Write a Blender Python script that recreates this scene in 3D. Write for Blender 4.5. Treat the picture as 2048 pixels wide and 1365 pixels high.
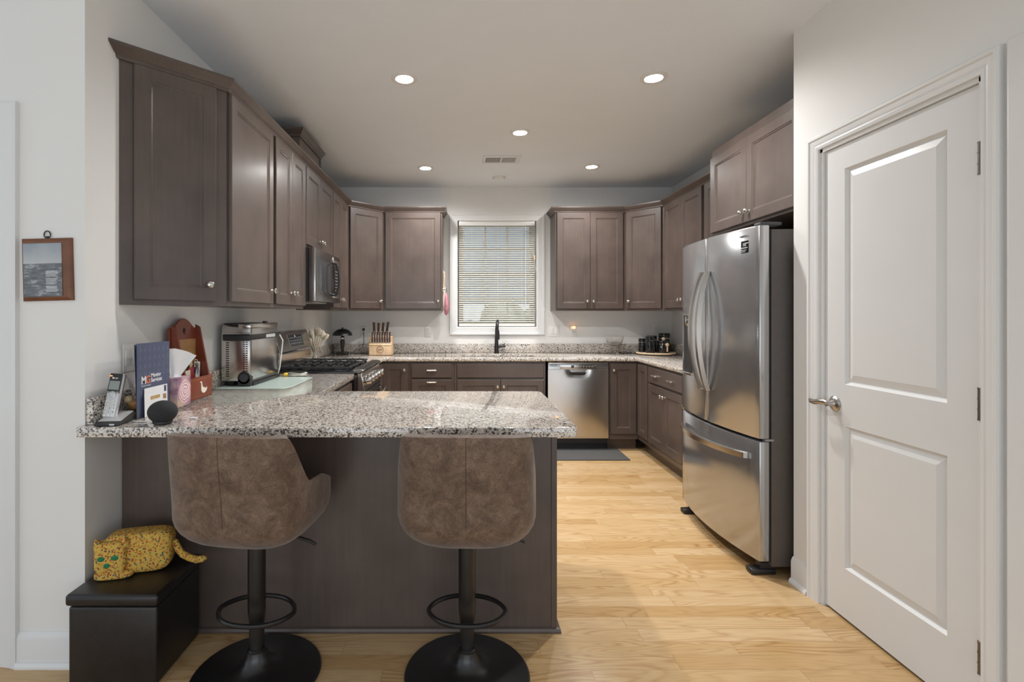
import bpy, bmesh, math, random
from mathutils import Vector, Matrix
random.seed(7)
for o in list(bpy.data.objects): bpy.data.objects.remove(o)
SC = bpy.context.scene
COL = SC.collection
PI = math.pi
# ------------------------------------------------------------------ camera (one-point view, shifted lens)
F_PX, X0, Y0, EYE = 1020.0, 924.0, 630.0, 1.33
cam = bpy.data.objects.new('camera', bpy.data.cameras.new('camera')); COL.objects.link(cam)
cam.location = (0, 0, EYE); cam.rotation_euler = (PI/2, 0, 0)
cam.data.sensor_width = 36; cam.data.lens = 36*F_PX/2048
cam.data.shift_x = (1024-X0)/2048; cam.data.shift_y = -(682.5-Y0)/2048
cam.data.clip_start = 0.02
SC.camera = cam
# ------------------------------------------------------------------ world, rear fill light, exposure
W = bpy.data.worlds.new('world'); SC.world = W; W.use_nodes = True
bgn = W.node_tree.nodes['Background']
bgn.inputs[0].default_value = (0.80, 0.90, 1.0, 1); bgn.inputs[1].default_value = 0.85
def area_light(name, loc, rot, sx, sy, power, col):
    d = bpy.data.lights.new(name, 'AREA'); d.shape = 'RECTANGLE'; d.size = sx; d.size_y = sy
    d.energy = power; d.color = col
    o = bpy.data.objects.new(name, d); COL.objects.link(o); o.location = loc; o.rotation_euler = rot
    return o
area_light('living_room_fill', (-0.3, -2.6, 0.9), (PI/2+math.radians(32), 0, 0), 5.0, 1.8, 40, (0.93, 0.965, 1.0))  # unseen fill added in place of rear windows, tilted up to brighten the ceiling
CAN_STRENGTH = 40.0     # glowing diffuser; the beam itself is a spot in each fixture
CAN_WATTS = 112.0
SC.view_settings.view_transform = 'Standard'; SC.view_settings.look = 'None'
SC.view_settings.exposure = 0.16; SC.view_settings.gamma = 1.0
SC.view_settings.use_curve_mapping = False

# ------------------------------------------------------------------ materials
def lin(v):
    v /= 255.0
    return v/12.92 if v <= 0.04045 else ((v+0.055)/1.055)**2.4
def C(r, g, b): return (lin(r), lin(g), lin(b), 1)
class Mat:
    def __init__(s, name):
        s.m = bpy.data.materials.new(name); s.m.use_nodes = True
        s.t = s.m.node_tree; s.b = s.t.nodes['Principled BSDF']; s.tc = None
    def n(s, typ, **kw):
        nd = s.t.nodes.new('ShaderNode'+typ)
        for k, v in kw.items():
            if k.startswith('i_'):
                key = k[2:]
                key = int(key) if key.isdigit() else key.replace('_', ' ')
                if isinstance(v, bpy.types.NodeSocket): s.t.links.new(v, nd.inputs[key])
                else: nd.inputs[key].default_value = v
            else: setattr(nd, k, v)
        return nd
    def co(s):
        if s.tc is None: s.tc = s.n('TexCoord')
        return s.tc.outputs['Object']
    def mapping(s, scale, rot=(0,0,0)):
        return s.n('Mapping', i_Vector=s.co(), i_Scale=scale, i_Rotation=rot).outputs[0]
    def noise(s, scale, detail=4, rough=.5, vec=None, dist=0.0):
        return s.n('TexNoise', i_Vector=vec if vec is not None else s.co(), i_Scale=scale, i_Detail=detail, i_Roughness=rough, i_Distortion=dist)
    def ramp(s, fac, stops, interp='LINEAR'):
        r = s.n('ValToRGB', i_Fac=fac); r.color_ramp.interpolation = interp
        e = r.color_ramp.elements
        while len(e) < len(stops): e.new(0.5)
        for k, (p, c) in enumerate(stops): e[k].position = p; e[k].color = c
        return r.outputs[0]
    def mix(s, fac, a, b, blend='MIX'):
        m = s.n('Mix', data_type='RGBA', blend_type=blend)
        for key, v in ((0, fac), (6, a), (7, b)):
            if isinstance(v, bpy.types.NodeSocket): s.t.links.new(v, m.inputs[key])
            else: m.inputs[key].default_value = v
        return m.outputs[2]
    def math(s, op, a, b=0.0):
        m = s.n('Math', operation=op)
        for k, v in ((0, a), (1, b)):
            if isinstance(v, bpy.types.NodeSocket): s.t.links.new(v, m.inputs[k])
            else: m.inputs[k].default_value = v
        return m.outputs[0]
    def set(s, **kw):
        for k, v in kw.items():
            key = k.replace('_', ' ')
            if isinstance(v, bpy.types.NodeSocket): s.t.links.new(v, s.b.inputs[key])
            else: s.b.inputs[key].default_value = v
        return s
    def bump(s, h, strength=.2, dist=.002):
        bn = s.n('Bump', i_Height=h, i_Strength=strength, i_Distance=dist)
        s.t.links.new(bn.outputs[0], s.b.inputs['Normal']); return s
M = {}
def plain(name, col, rough=.5, metal=0.0, var=.06, scale=30, **kw):
    m = Mat(name)
    nz = m.noise(scale, 3).outputs['Fac']
    lo = tuple(c*(1-var) for c in col[:3])+(1,); hi = tuple(min(1, c*(1+var)) for c in col[:3])+(1,)
    m.set(Base_Color=m.ramp(nz, [(.3, lo), (.7, hi)]), Roughness=rough, Metallic=metal, **kw)
    M[name] = m.m; return m
def emis(name, col, st):
    m = Mat(name); m.set(Base_Color=col, Emission_Color=col, Emission_Strength=st, Roughness=.5); M[name] = m.m
m = plain('wall_paint', (.80, .79, .765, 1), .6, var=.01, scale=4); m.bump(m.noise(500, 2).outputs['Fac'], .05, .001)
m = plain('ceiling_paint', (.79, .83, .875, 1), .7, var=.01, scale=4); m.bump(m.noise(500, 2).outputs['Fac'], .05, .001)
plain('trim_white', (.76, .76, .75, 1), .35, var=.01, scale=5)
plain('door_white', (.72, .72, .71, 1), .38, var=.01, scale=5)
# stained maple
m = Mat('stained_wood')
g = m.noise(1.0, 6, .6, m.mapping((60, 60, 3.0))).outputs['Fac']
bl = m.noise(5.0, 3).outputs['Fac']
c1 = m.ramp(g, [(.25, (.088, .066, .057, 1)), (.75, (.108, .083, .072, 1))])
c2 = m.ramp(bl, [(.3, (.82, .80, .79, 1)), (.7, (1.14, 1.1, 1.06, 1))])
m.set(Base_Color=m.mix(1.0, c1, c2, 'MULTIPLY'), Roughness=m.ramp(g, [(.2, (.3, .3, .3, 1)), (.8, (.4, .4, .4, 1))]), Coat_Weight=.15, Coat_Roughness=.2)
M['wood'] = m.m
plain('wood_shadow', (.03, .02, .016, 1), .6)
# granite
m = Mat('granite')
wo = m.n('VectorMath', operation='SCALE', i_0=m.noise(170, 2).outputs['Color'], i_3=.007)
wv_ = m.n('VectorMath', operation='ADD', i_0=m.co(), i_1=wo.outputs[0]).outputs[0]
v1 = m.n('TexVoronoi', i_Vector=wv_, i_Scale=195.0)
v2 = m.n('TexVoronoi', i_Vector=wv_, i_Scale=130.0)
cl = m.noise(26, 3).outputs['Fac']
r1 = m.n('SeparateColor', i_Color=v1.outputs['Color']).outputs[0]
r2 = m.n('SeparateColor', i_Color=v2.outputs['Color']).outputs[1]
a = m.math('ADD', r1, m.math('MULTIPLY', m.math('SUBTRACT', cl, .5), .5))
ca = m.ramp(a, [(0, (.035, .030, .032, 1)), (.09, (.17, .145, .14, 1)), (.20, (.40, .34, .29, 1)), (.36, (.64, .575, .50, 1)), (.58, (.78, .73, .66, 1)), (.85, (.68, .61, .53, 1))], 'CONSTANT')
dark = m.ramp(r2, [(0, (1, 1, 1, 1)), (.065, (0, 0, 0, 1))], 'CONSTANT')
m.set(Base_Color=m.mix(dark, ca, (.09, .08, .082, 1)), Roughness=.055, Specular_IOR_Level=.7, Coat_Weight=.15, Coat_Roughness=.03)
M['granite'] = m.m
# oak strip floor: planks run along X
m = Mat('oak_floor')
sep = m.n('SeparateXYZ', i_Vector=m.co())
row = m.math('FLOOR', m.math('DIVIDE', sep.outputs[1], .083))
wn = m.n('TexWhiteNoise', noise_dimensions='1D', i_W=row)
xs = m.math('DIVIDE', m.math('ADD', sep.outputs[0], m.math('MULTIPLY', wn.outputs[0], 3.0)), .78)
pl = m.math('FLOOR', xs)
cv = m.n('CombineXYZ', i_X=pl, i_Y=row)
wp = m.n('TexWhiteNoise', noise_dimensions='2D', i_Vector=cv.outputs[0])
offs = m.n('VectorMath', operation='SCALE', i_0=wp.outputs['Color'], i_3=7.0)
vv = m.n('VectorMath', operation='ADD', i_0=m.co(), i_1=offs.outputs[0])
mp = m.n('Mapping', i_Vector=vv.outputs[0], i_Scale=(1.3, 11, 1))
ncont = m.noise(1.0, 1.5, .45, mp.outputs[0], .35).outputs['Fac']
ring = m.math('PINGPONG', m.math('MULTIPLY', ncont, 15.0), .5)
figs = m.ramp(m.noise(1.0, 2, .5, m.n('Mapping', i_Vector=vv.outputs[0], i_Scale=(.9, 5, 1)).outputs[0]).outputs['Fac'], [(.4, (.25, .25, .25, 1)), (.65, (1, 1, 1, 1))])
fine = m.n('Mapping', i_Vector=vv.outputs[0], i_Scale=(9, 260, 1))
gr = m.noise(1.0, 5, .6, fine.outputs[0]).outputs['Fac']
base = m.ramp(wp.outputs[0], [(0, (.53, .335, .15, 1)), (.35, (.59, .40, .20, 1)), (.7, (.65, .46, .26, 1)), (1, (.56, .365, .175, 1))])
wv = m.ramp(ring, [(0, (.72, .60, .47, 1)), (.16, (.90, .85, .78, 1)), (.34, (1.02, 1.02, 1.02, 1))])
c = m.mix(m.math("MULTIPLY", figs, .95), base, m.mix(1.0, base, wv, 'MULTIPLY'))
c = m.mix(.55, c, m.ramp(gr, [(.3, (.80, .76, .70, 1)), (.62, (1.05, 1.05, 1.05, 1))]), 'MULTIPLY')
fy = m.math('FRACT', m.math('DIVIDE', sep.outputs[1], .083)); fx = m.math('FRACT', xs)
gap = m.math('MAXIMUM', m.math('LESS_THAN', fy, .016), m.math('LESS_THAN', fx, .0022))
m.set(Base_Color=m.mix(m.math('MULTIPLY', gap, .6), c, (.22, .12, .05, 1)), Roughness=.2, Specular_IOR_Level=.45)
M['oak'] = m.m
# brushed stainless
def steel(name, col, rough, axis):
    m = Mat(name)
    nz = m.noise(1.0, 4, .6, m.mapping(axis)).outputs['Fac']
    m.set(Base_Color=m.ramp(nz, [(.3, tuple(x*.96 for x in col)+(1,)), (.7, tuple(x*1.03 for x in col)+(1,))]), Metallic=1.0,
          Roughness=rough)
    M[name] = m.m
steel('steel_fridge', (.46, .463, .472), .175, (400, 2, 400))
M['steel_fridge'].node_tree.nodes['Principled BSDF'].inputs['Metallic'].default_value = .82
steel('steel', (.50, .485, .47), .2, (3, 400, 400))
steel('steel_v', (.55, .52, .49), .21, (400, 400, 2))
steel('steel_dark', (.20, .197, .195), .22, (3, 400, 400))
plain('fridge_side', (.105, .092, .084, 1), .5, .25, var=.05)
plain('nickel', (.66, .63, .59, 1), .2, 1.0, var=.02)
plain('hinge_nickel', (.20, .18, .16, 1), .38, .8, var=.1)
plain('nickel_dull', (.48, .45, .42, 1), .28, 1.0, var=.02)
plain('black_metal', (.012, .011, .011, 1), .3, 0.0, var=.1, Specular_IOR_Level=.6)
plain('black_plastic', (.017, .017, .018, 1), .4, var=.1)
plain('dark_grey_plastic', (.05, .052, .056, 1), .45)
plain('grey_plastic', (.30, .30, .30, 1), .4)
plain('silver_plastic', (.56, .56, .56, 1), .33, .35)
plain('black_glass', (.01, .01, .011, 1), .06, Specular_IOR_Level=.6)
plain('display_glass', (.045, .05, .055, 1), .08)
plain('white_plastic', (.78, .77, .74, 1), .35, var=.01)
plain('cast_iron', (.02, .02, .021, 1), .5)
m = plain('black_leather', (.014, .0115, .0105, 1), .33, var=.2, scale=20); m.bump(m.n('TexVoronoi', i_Vector=m.co(), i_Scale=420.0).outputs['Distance'], .25, .001)
# brown distressed suede
m = Mat('brown_suede')
n1 = m.noise(14, 6, .7, dist=.6).outputs['Fac']; n2 = m.noise(95, 5, .65, dist=1.5).outputs['Fac']
cc = m.ramp(n1, [(.34, (.078, .043, .024, 1)), (.5, (.135, .081, .050, 1)), (.66, (.188, .122, .081, 1))])
cc = m.mix(.85, cc, m.ramp(n2, [(.33, (.62, .57, .52, 1)), (.5, (1, 1, 1, 1)), (.7, (1.45, 1.42, 1.4, 1))]), 'MULTIPLY')
m.set(Base_Color=cc, Roughness=.62, Sheen_Weight=.25, Sheen_Roughness=.5); m.bump(n2, .25, .002)
M['suede'] = m.m
plain('suede_seam', (.06, .036, .024, 1), .8)
plain('cognac', (.20, .075, .022, 1), .45, var=.15)
plain('red_wood', (.20, .042, .018, 1), .35, var=.15, scale=12)
plain('back_wood', (.36, .19, .07, 1), .45, var=.12, scale=12)
plain('goose_cream', (.85, .80, .68, 1), .6)
plain('oak_frame', (.17, .062, .024, 1), .35, var=.25, scale=14)
m = Mat('knife_block_wood')
m.set(Base_Color=m.ramp(m.noise(1.0, 3, .5, m.mapping((45, 3, 2))).outputs['Fac'], [(.3, (.60, .40, .22, 1)), (.7, (.76, .56, .36, 1))]), Roughness=.5)
M['block_wood'] = m.m
plain('pale_wood', (.72, .55, .36, 1), .55, var=.1)
plain('straw', (.75, .66, .52, 1), .7, var=.12, scale=60)
plain('blue_card', (.085, .10, .165, 1), .4, var=.05)
plain('blue_card_light', (.105, .122, .195, 1), .4, var=.03)
plain('white_paper', (.82, .82, .82, 1), .6, var=.02)
plain('tan_paper', (.50, .33, .13, 1), .6, var=.2, scale=80)
plain('tissue', (.86, .86, .86, 1), .8, var=.02)
plain('red_card', (.30, .03, .03, 1), .5)
plain('yellow_card', (.75, .52, .06, 1), .5)
plain('orange_mark', (.75, .16, .06, 1), .5)
plain('blue_pen', (.03, .06, .25, 1), .35)
plain('green_plastic', (.02, .14, .05, 1), .35)
plain('ornament_brown', (.40, .20, .07, 1), .5, var=.6, scale=60)
plain('ornament_cream', (.68, .50, .30, 1), .5, var=.4, scale=60)
plain('mitt_pink', (.50, .22, .26, 1), .8, var=.4, scale=120)
plain('cream_cloth', (.74, .66, .54, 1), .8)
plain('rug_grey', (.085, .082, .08, 1), .95, var=.3, scale=300)
plain('fabric_black', (.022, .022, .023, 1), .85, var=.25, scale=600)
plain('ink_brown', (.06, .025, .012, 1), .6)
plain('lcd', (.26, .30, .28, 1), .25, var=.02)
plain('slot_dark', (.012, .011, .011, 1), .7)
plain('blue_siding', (.46, .53, .60, 1), .7, var=.15, scale=1.5)
plain('hedge', (.46, .47, .36, 1), .9, var=.5, scale=3)
plain('lawn', (.10, .15, .05, 1), .9, var=.4, scale=8)
plain('green_patch', (.02, .17, .07, 1), .8, var=.4, scale=200)
plain('blind_slat', (.70, .66, .57, 1), .5, var=.03, Subsurface_Weight=.0, Transmission_Weight=.0)
plain('window_vinyl', (.70, .70, .70, 1), .4, var=.01)
m = Mat('board_glass'); m.set(Base_Color=(.74, .88, .82, 1), Roughness=.12, Alpha=.62, Specular_IOR_Level=.6); M['board_glass'] = m.m
m = Mat('clear_glass'); m.set(Base_Color=(.97, .97, .96, 1), Roughness=.02, Transmission_Weight=1.0, IOR=1.45); M['clear_glass'] = m.m
m = Mat('pane'); m.set(Base_Color=(1, 1, 1, 1), Roughness=.0, Alpha=.12, Specular_IOR_Level=.5); M['pane'] = m.m
emis('lamp_white', (1.0, .95, .885, 1), CAN_STRENGTH)
emis('night_glow', (1.0, .45, .12, 1), 6.0)
emis('led_red', (1.0, .18, .05, 1), 3.0)
# floral calico for the cat pillow
m = Mat('calico')
v = m.n('TexVoronoi', i_Vector=m.co(), i_Scale=125.0)
rc = m.n('SeparateColor', i_Color=v.outputs['Color'])
dotc = m.ramp(rc.outputs[0], [(0, (.30, .05, .02, 1)), (.3, (.60, .22, .03, 1)), (.55, (.05, .10, .10, 1)), (.7, (.68, .46, .07, 1)), (.85, (.40, .09, .03, 1))], 'CONSTANT')
dm = m.ramp(v.outputs['Distance'], [(0, (.2, .2, .2, 1)), (.16, (1, 1, 1, 1)), (.40, (1, 1, 1, 1)), (.52, (0, 0, 0, 1))])
m.set(Base_Color=m.mix(dm, (.60, .40, .075, 1), dotc), Roughness=.85); M['calico'] = m.m
# rose print for tissue box
m = Mat('rose_print')
gd = m.n('VectorMath', operation='SUBTRACT', i_0=m.co(), i_1=(.058, .007, .066))
ln = m.n('VectorMath', operation='LENGTH', i_0=gd.outputs[0]).outputs['Value']
wr = m.n('TexWave', wave_type='RINGS', rings_direction='SPHERICAL', i_Vector=gd.outputs[0], i_Scale=22.0, i_Distortion=4.0, i_Detail=2.0, i_Detail_Scale=2.0)
ros = m.ramp(wr.outputs[0], [(0, (.50, .22, .30, 1)), (.5, (.80, .58, .60, 1)), (1, (.86, .72, .66, 1))])
bgc = m.ramp(m.noise(22, 3).outputs['Fac'], [(.3, (.16, .06, .10, 1)), (.5, (.42, .25, .33, 1)), (.7, (.62, .46, .34, 1))])
m.set(Base_Color=m.mix(m.ramp(ln, [(.045, (1, 1, 1, 1)), (.058, (0, 0, 0, 1))]), bgc, ros), Roughness=.45); M['rose_print'] = m.m
# seascape photo print (plaque), local z up
m = Mat('seascape')
sp = m.n('SeparateXYZ', i_Vector=m.co())
nz = m.noise(1.0, 5, .6, m.mapping((30, 30, 110))).outputs['Fac']
sea = m.ramp(nz, [(.35, (.10, .11, .125, 1)), (.55, (.17, .185, .20, 1)), (.66, (.40, .42, .44, 1))])
sky = m.ramp(m.math('ADD', m.math('MULTIPLY', sp.outputs[2], 6.0), m.math('MULTIPLY', m.noise(14, 4).outputs['Fac'], .5)), [(.3, (.55, .56, .55, 1)), (1.0, (.26, .31, .36, 1))])
m.set(Base_Color=m.mix(m.math('GREATER_THAN', sp.outputs[2], .036), sea, sky), Roughness=.25); M['seascape'] = m.m

# ------------------------------------------------------------------ mesh helpers
class MB:
    def __init__(s): s.bm = bmesh.new()
    def _bevel(s, geom_edges, w, seg):
        if w > 0: bmesh.ops.bevel(s.bm, geom=geom_edges, offset=w, segments=seg, profile=.5, affect='EDGES', clamp_overlap=True)
    def box(s, x0, x1, y0, y1, z0, z1, bev=0.0, seg=2, mat=None):
        vs = [s.bm.verts.new(p) for p in ((x0,y0,z0),(x1,y0,z0),(x1,y1,z0),(x0,y1,z0),(x0,y0,z1),(x1,y0,z1),(x1,y1,z1),(x0,y1,z1))]
        if mat is not None:
            for v in vs: v.co = mat @ v.co
        fs = [s.bm.faces.new([vs[i] for i in f]) for f in ((0,3,2,1),(4,5,6,7),(0,1,5,4),(1,2,6,5),(2,3,7,6),(3,0,4,7))]
        if bev > 0:
            es = list({e for f in fs for e in f.edges}); s._bevel(es, bev, seg)
        return s
    def prism(s, poly, z0, z1, bev=0.0, seg=2, axis='z', mat=None, hole=None):
        def P(p, h):
            q = {'z': (p[0], p[1], h), 'y': (p[0], h, p[1]), 'x': (h, p[0], p[1])}[axis]
            return mat @ Vector(q) if mat is not None else Vector(q)
        def loop(pts, h): return [s.bm.verts.new(P(p, h)) for p in pts]
        loops = [poly]+([hole] if hole else [])
        L0 = [loop(p, z0) for p in loops]; L1 = [loop(p, z1) for p in loops]
        fs = []
        for a, b in zip(L0, L1):
            n = len(a)
            for i in range(n): fs.append(s.bm.faces.new((a[i], a[(i+1) % n], b[(i+1) % n], b[i])))
        if hole:
            for L in (L0, L1):
                es = []
                for a in L:
                    for i in range(len(a)): es.append(s.bm.edges.get((a[i], a[(i+1) % len(a)])))
                r = bmesh.ops.triangle_fill(s.bm, use_beauty=True, use_dissolve=True, edges=es)
                fs += [f for f in r['geom'] if isinstance(f, bmesh.types.BMFace)]
        else:
            fs.append(s.bm.faces.new(list(reversed(L0[0])))); fs.append(s.bm.faces.new(L1[0]))
        bmesh.ops.recalc_face_normals(s.bm, faces=fs)
        if bev > 0:
            es = [e for e in {e for f in fs for e in f.edges} if len(e.link_faces) == 2 and e.calc_face_angle(0) > .5]
            s._bevel(es, bev, seg)
        return s
    def lathe(s, prof, org=(0,0,0), axis=(0,0,1), n=24, cap=True):
        ax = Vector(axis).normalized(); q = Vector((0,0,1)).rotation_difference(ax); org = Vector(org)
        rings = []
        for r, h in prof:
            if r < 1e-6: rings.append([s.bm.verts.new(org+q @ Vector((0,0,h)))])
            else: rings.append([s.bm.verts.new(org+q @ Vector((r*math.cos(2*PI*i/n), r*math.sin(2*PI*i/n), h))) for i in range(n)])
        for a, b in zip(rings, rings[1:]):
            for i in range(n):
                j = (i+1) % n
                if len(a) == 1 and len(b) == 1: continue
                if len(a) == 1: s.bm.faces.new((a[0], b[j], b[i])) if False else s.bm.faces.new((a[0], b[i], b[j]))
                elif len(b) == 1: s.bm.faces.new((a[i], b[0], a[j]))
                else: s.bm.faces.new((a[i], b[i], b[j], a[j]))
        if cap:
            for L in (rings[0], rings[-1]):
                if len(L) > 1: s.bm.faces.new(L)
        bmesh.ops.recalc_face_normals(s.bm, faces=s.bm.faces[:])
        return s
    def cyl(s, a, b, r, n=20, r2=None):
        a = Vector(a); b = Vector(b)
        return s.lathe([(r, 0), (r if r2 is None else r2, (b-a).length)], a, b-a, n)
    def tube(s, pts, r, n=10, closed=False, radii=None, flat=1.0):
        P = [Vector(p) for p in pts]; N = len(P); rings = []; up = None
        for i in range(N):
            if closed: t = (P[(i+1) % N]-P[i-1]).normalized()
            else: t = (P[min(i+1, N-1)]-P[max(i-1, 0)]).normalized()
            if up is None:
                up = Vector((0,0,1)) if abs(t.z) < .9 else Vector((1,0,0))
            u = (up-t*up.dot(t)).normalized(); w = t.cross(u); up = u
            rr = radii[i] if radii else r
            rings.append([s.bm.verts.new(P[i]+u*rr*math.cos(2*PI*k/n)+w*rr*flat*math.sin(2*PI*k/n)) for k in range(n)])
        fs = []
        for i in range(N if closed else N-1):
            a = rings[i]; b = rings[(i+1) % N]
            for k in range(n): fs.append(s.bm.faces.new((a[k], a[(k+1) % n], b[(k+1) % n], b[k])))
        if not closed: fs.append(s.bm.faces.new(rings[0])); fs.append(s.bm.faces.new(rings[-1]))
        bmesh.ops.recalc_face_normals(s.bm, faces=fs)
        return s
    def sphere(s, c, r, n=20, sc=(1,1,1)):
        R = bmesh.ops.create_uvsphere(s.bm, u_segments=n, v_segments=max(6, n//2), radius=r)
        for v in R['verts']: v.co = Vector(c)+Vector((v.co.x*sc[0], v.co.y*sc[1], v.co.z*sc[2]))
        return s
    def quad(s, *pts):
        s.bm.faces.new([s.bm.verts.new(p) for p in pts]); return s
    def nest(s, x0, x1, z0, z1, steps, cap=True):
        """nested rectangles in the xz plane, (inset, y) per step"""
        prev = None
        for i, y in steps:
            L = [s.bm.verts.new(p) for p in ((x0+i, y, z0+i), (x1-i, y, z0+i), (x1-i, y, z1-i), (x0+i, y, z1-i))]
            if prev:
                for k in range(4): s.bm.faces.new((prev[k], prev[(k+1) % 4], L[(k+1) % 4], L[k]))
            prev = L
        if cap: s.bm.faces.new(prev)
        return s
    def ucase(s, x0, x1, z0, z1, steps):
        """door casing: open at the bottom, mitred, (inset, y) per step"""
        prev = None
        for i, y in steps:
            L = [s.bm.verts.new(p) for p in ((x0+i, y, z0), (x0+i, y, z1-i), (x1-i, y, z1-i), (x1-i, y, z0))]
            if prev:
                for k in range(3): s.bm.faces.new((prev[k], prev[k+1], L[k+1], L[k]))
            prev = L
        return s
    def sweep(s, path, prof, closed_prof=True, wall_x=None):
        """profile (out, z) along a plan polyline; out is to the right of travel"""
        P = [Vector((p[0], p[1])) for p in path]; rings = []
        for i in range(len(P)):
            d = []
            if i > 0: d.append((P[i]-P[i-1]).normalized())
            if i < len(P)-1: d.append((P[i+1]-P[i]).normalized())
            ns = [Vector((t.y, -t.x)) for t in d]
            n = ns[0] if len(ns) == 1 else (ns[0]+ns[1])/(1+ns[0].dot(ns[1]))
            rings.append([s.bm.verts.new((P[i].x+n.x*o, P[i].y+n.y*o, z)) for o, z in prof])
        if wall_x is not None:      # cut the first end along a wall plane
            d0 = (P[1]-P[0]).normalized()
            for v in rings[0]:
                q = (wall_x-v.co.x)/d0.x; v.co.x += d0.x*q; v.co.y += d0.y*q
        k = len(prof)
        for a, b in zip(rings, rings[1:]):
            for j in range(k if closed_prof else k-1): s.bm.faces.new((a[j], a[(j+1) % k], b[(j+1) % k], b[j]))
        if closed_prof: s.bm.faces.new(rings[0]); s.bm.faces.new(list(reversed(rings[-1])))
        bmesh.ops.recalc_face_normals(s.bm, faces=s.bm.faces[:])
        return s
    def grid(s, fn, nu, nv, closed_u=False):
        V = [[s.bm.verts.new(fn(i, j)) for i in range(nu)] for j in range(nv)]
        for j in range(nv-1):
            for i in range(nu if closed_u else nu-1):
                s.bm.faces.new((V[j][i], V[j][(i+1) % nu], V[j+1][(i+1) % nu], V[j+1][i]))
        return V
    def xform(s, mat):
        bmesh.ops.transform(s.bm, matrix=mat, verts=s.bm.verts[:]); return s
    def build(s, name, mat, parent=None, inv=None, smooth=35, normals=True):
        if normals: bmesh.ops.recalc_face_normals(s.bm, faces=s.bm.faces[:])
        if inv is not None: bmesh.ops.transform(s.bm, matrix=inv, verts=s.bm.verts[:])
        me = bpy.data.meshes.new(name); s.bm.to_mesh(me); s.bm.free()
        me.materials.append(M[mat])
        if smooth:
            me.polygons.foreach_set('use_smooth', [True]*len(me.polygons))
            me.set_sharp_from_angle(angle=math.radians(smooth))
        o = bpy.data.objects.new(name, me); COL.objects.link(o)
        if parent is not None: o.parent = parent
        return o
class Thing:
    """an Empty at the thing's base; parts given in world coordinates (rot 0) or in the thing's own"""
    def __init__(s, name, label, cat, loc=(0,0,0), rotz=0.0, group=None, world=True, kind=None):
        o = bpy.data.objects.new(name, None); COL.objects.link(o); o.empty_display_size = .05
        o.location = loc; o.rotation_euler = (0, 0, rotz); s.o = o
        if label: o['label'] = label
        if cat: o['category'] = cat
        if group: o['group'] = group
        if kind: o['kind'] = kind
        s.inv = Matrix.Translation(-Vector(loc)) if world else None
    def part(s, name, mb, mat, parent=None, label=None, **kw):
        o = mb.build(name, mat, parent or s.o, s.inv, **kw)
        if label: o['label'] = label
        return o
    def text(s, name, body, org, xd, up, size, mat, parent=None, depth=.0006, align='LEFT', bold=0.0):
        cu = bpy.data.curves.new(name, 'FONT'); cu.body = body; cu.size = size; cu.extrude = depth; cu.align_x = align; cu.offset = bold
        cu.resolution_u = 3
        t = bpy.data.objects.new(name, cu); COL.objects.link(t)
        dg = bpy.context.evaluated_depsgraph_get()
        me = bpy.data.meshes.new_from_object(t.evaluated_get(dg))
        bpy.data.objects.remove(t); bpy.data.curves.remove(cu)
        xd = Vector(xd).normalized(); up = Vector(up).normalized(); nn = xd.cross(up)
        mat4 = Matrix.Translation(Vector(org)) @ Matrix((xd, up, nn)).transposed().to_4x4()
        if s.inv is not None: mat4 = s.inv @ mat4
        me.transform(mat4); me.materials.clear(); me.materials.append(M[mat])
        o = bpy.data.objects.new(name, me); COL.objects.link(o); o.parent = parent or s.o
        return o
def single(name, label, cat, mb, mat, group=None, loc=None, **kw):
    inv = None
    if loc is not None: inv = Matrix.Translation(-Vector(loc))
    o = mb.build(name, mat, None, inv, **kw)
    if loc is not None: o.location = loc
    o['label'] = label; o['category'] = cat
    if group: o['group'] = group
    return o
def struct(name, mb, mat, label=None, **kw):
    o = mb.build(name, mat, **kw); o['kind'] = 'structure'
    return o

# ------------------------------------------------------------------ room shell
XL, XR, YB, ZC = -1.43, 2.31, 5.62, 2.735
YW = 1.934            # frontal face of the wall end on the left
XP, YP0, YP1 = 1.65, 1.45, 2.537   # pantry wall
struct('floor', MB().box(-4.2, 4.2, -3.6, YB+.14, -.1, 0), 'oak', smooth=0)
struct('ceiling', MB().box(-4.2, 4.2, -3.6, YB+.14, ZC, ZC+.1), 'ceiling_paint', smooth=0)
wx0, wx1, wz0, wz1 = -.045, .815, 1.198, 2.376       # window opening
b = MB().box(XL-.12, wx0, YB, YB+.14, 0, ZC).box(wx1, XR+.12, YB, YB+.14, 0, ZC).box(wx0, wx1, YB, YB+.14, 0, wz0).box(wx0, wx1, YB, YB+.14, wz1, ZC)
struct('wall_back', b, 'wall_paint', smooth=0)
struct('wall_left', MB().box(XL-.12, XL, YW, YB, 0, ZC), 'wall_paint', smooth=0)
struct('wall_left_end', MB().box(-1.80, XL-.12, YW, YW+.12, 0, ZC).box(-2.75, -1.80, YW, YW+.12, 2.06, ZC).box(-4.2, -2.75, YW, YW+.12, 0, ZC), 'wall_paint', smooth=0)
struct('wall_right', MB().box(XR, XR+.12, YP1, YB, 0, ZC), 'wall_paint', smooth=0)
struct('wall_right_alcove', MB().box(XP+.12, XR+.12, YP1-.12, YP1, 0, ZC), 'wall_paint', smooth=0)
dy0, dy1, dz1 = 1.612, 2.350, 2.09
struct('wall_right_pantry', MB().box(XP, XP+.12, dy1, YP1, 0, ZC).box(XP, XP+.12, YP0, dy0, 0, ZC).box(XP, XP+.12, dy0, dy1, dz1, ZC).box(XP+.12, 4.2, YP0, YP0+.12, 0, ZC), 'wall_paint', smooth=0)
RIGHT = Matrix.Translation((XP, dy1, 0)) @ Matrix.Rotation(-PI/2, 4, 'Z')   # local x -> -Y, local -y -> -X
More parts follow.
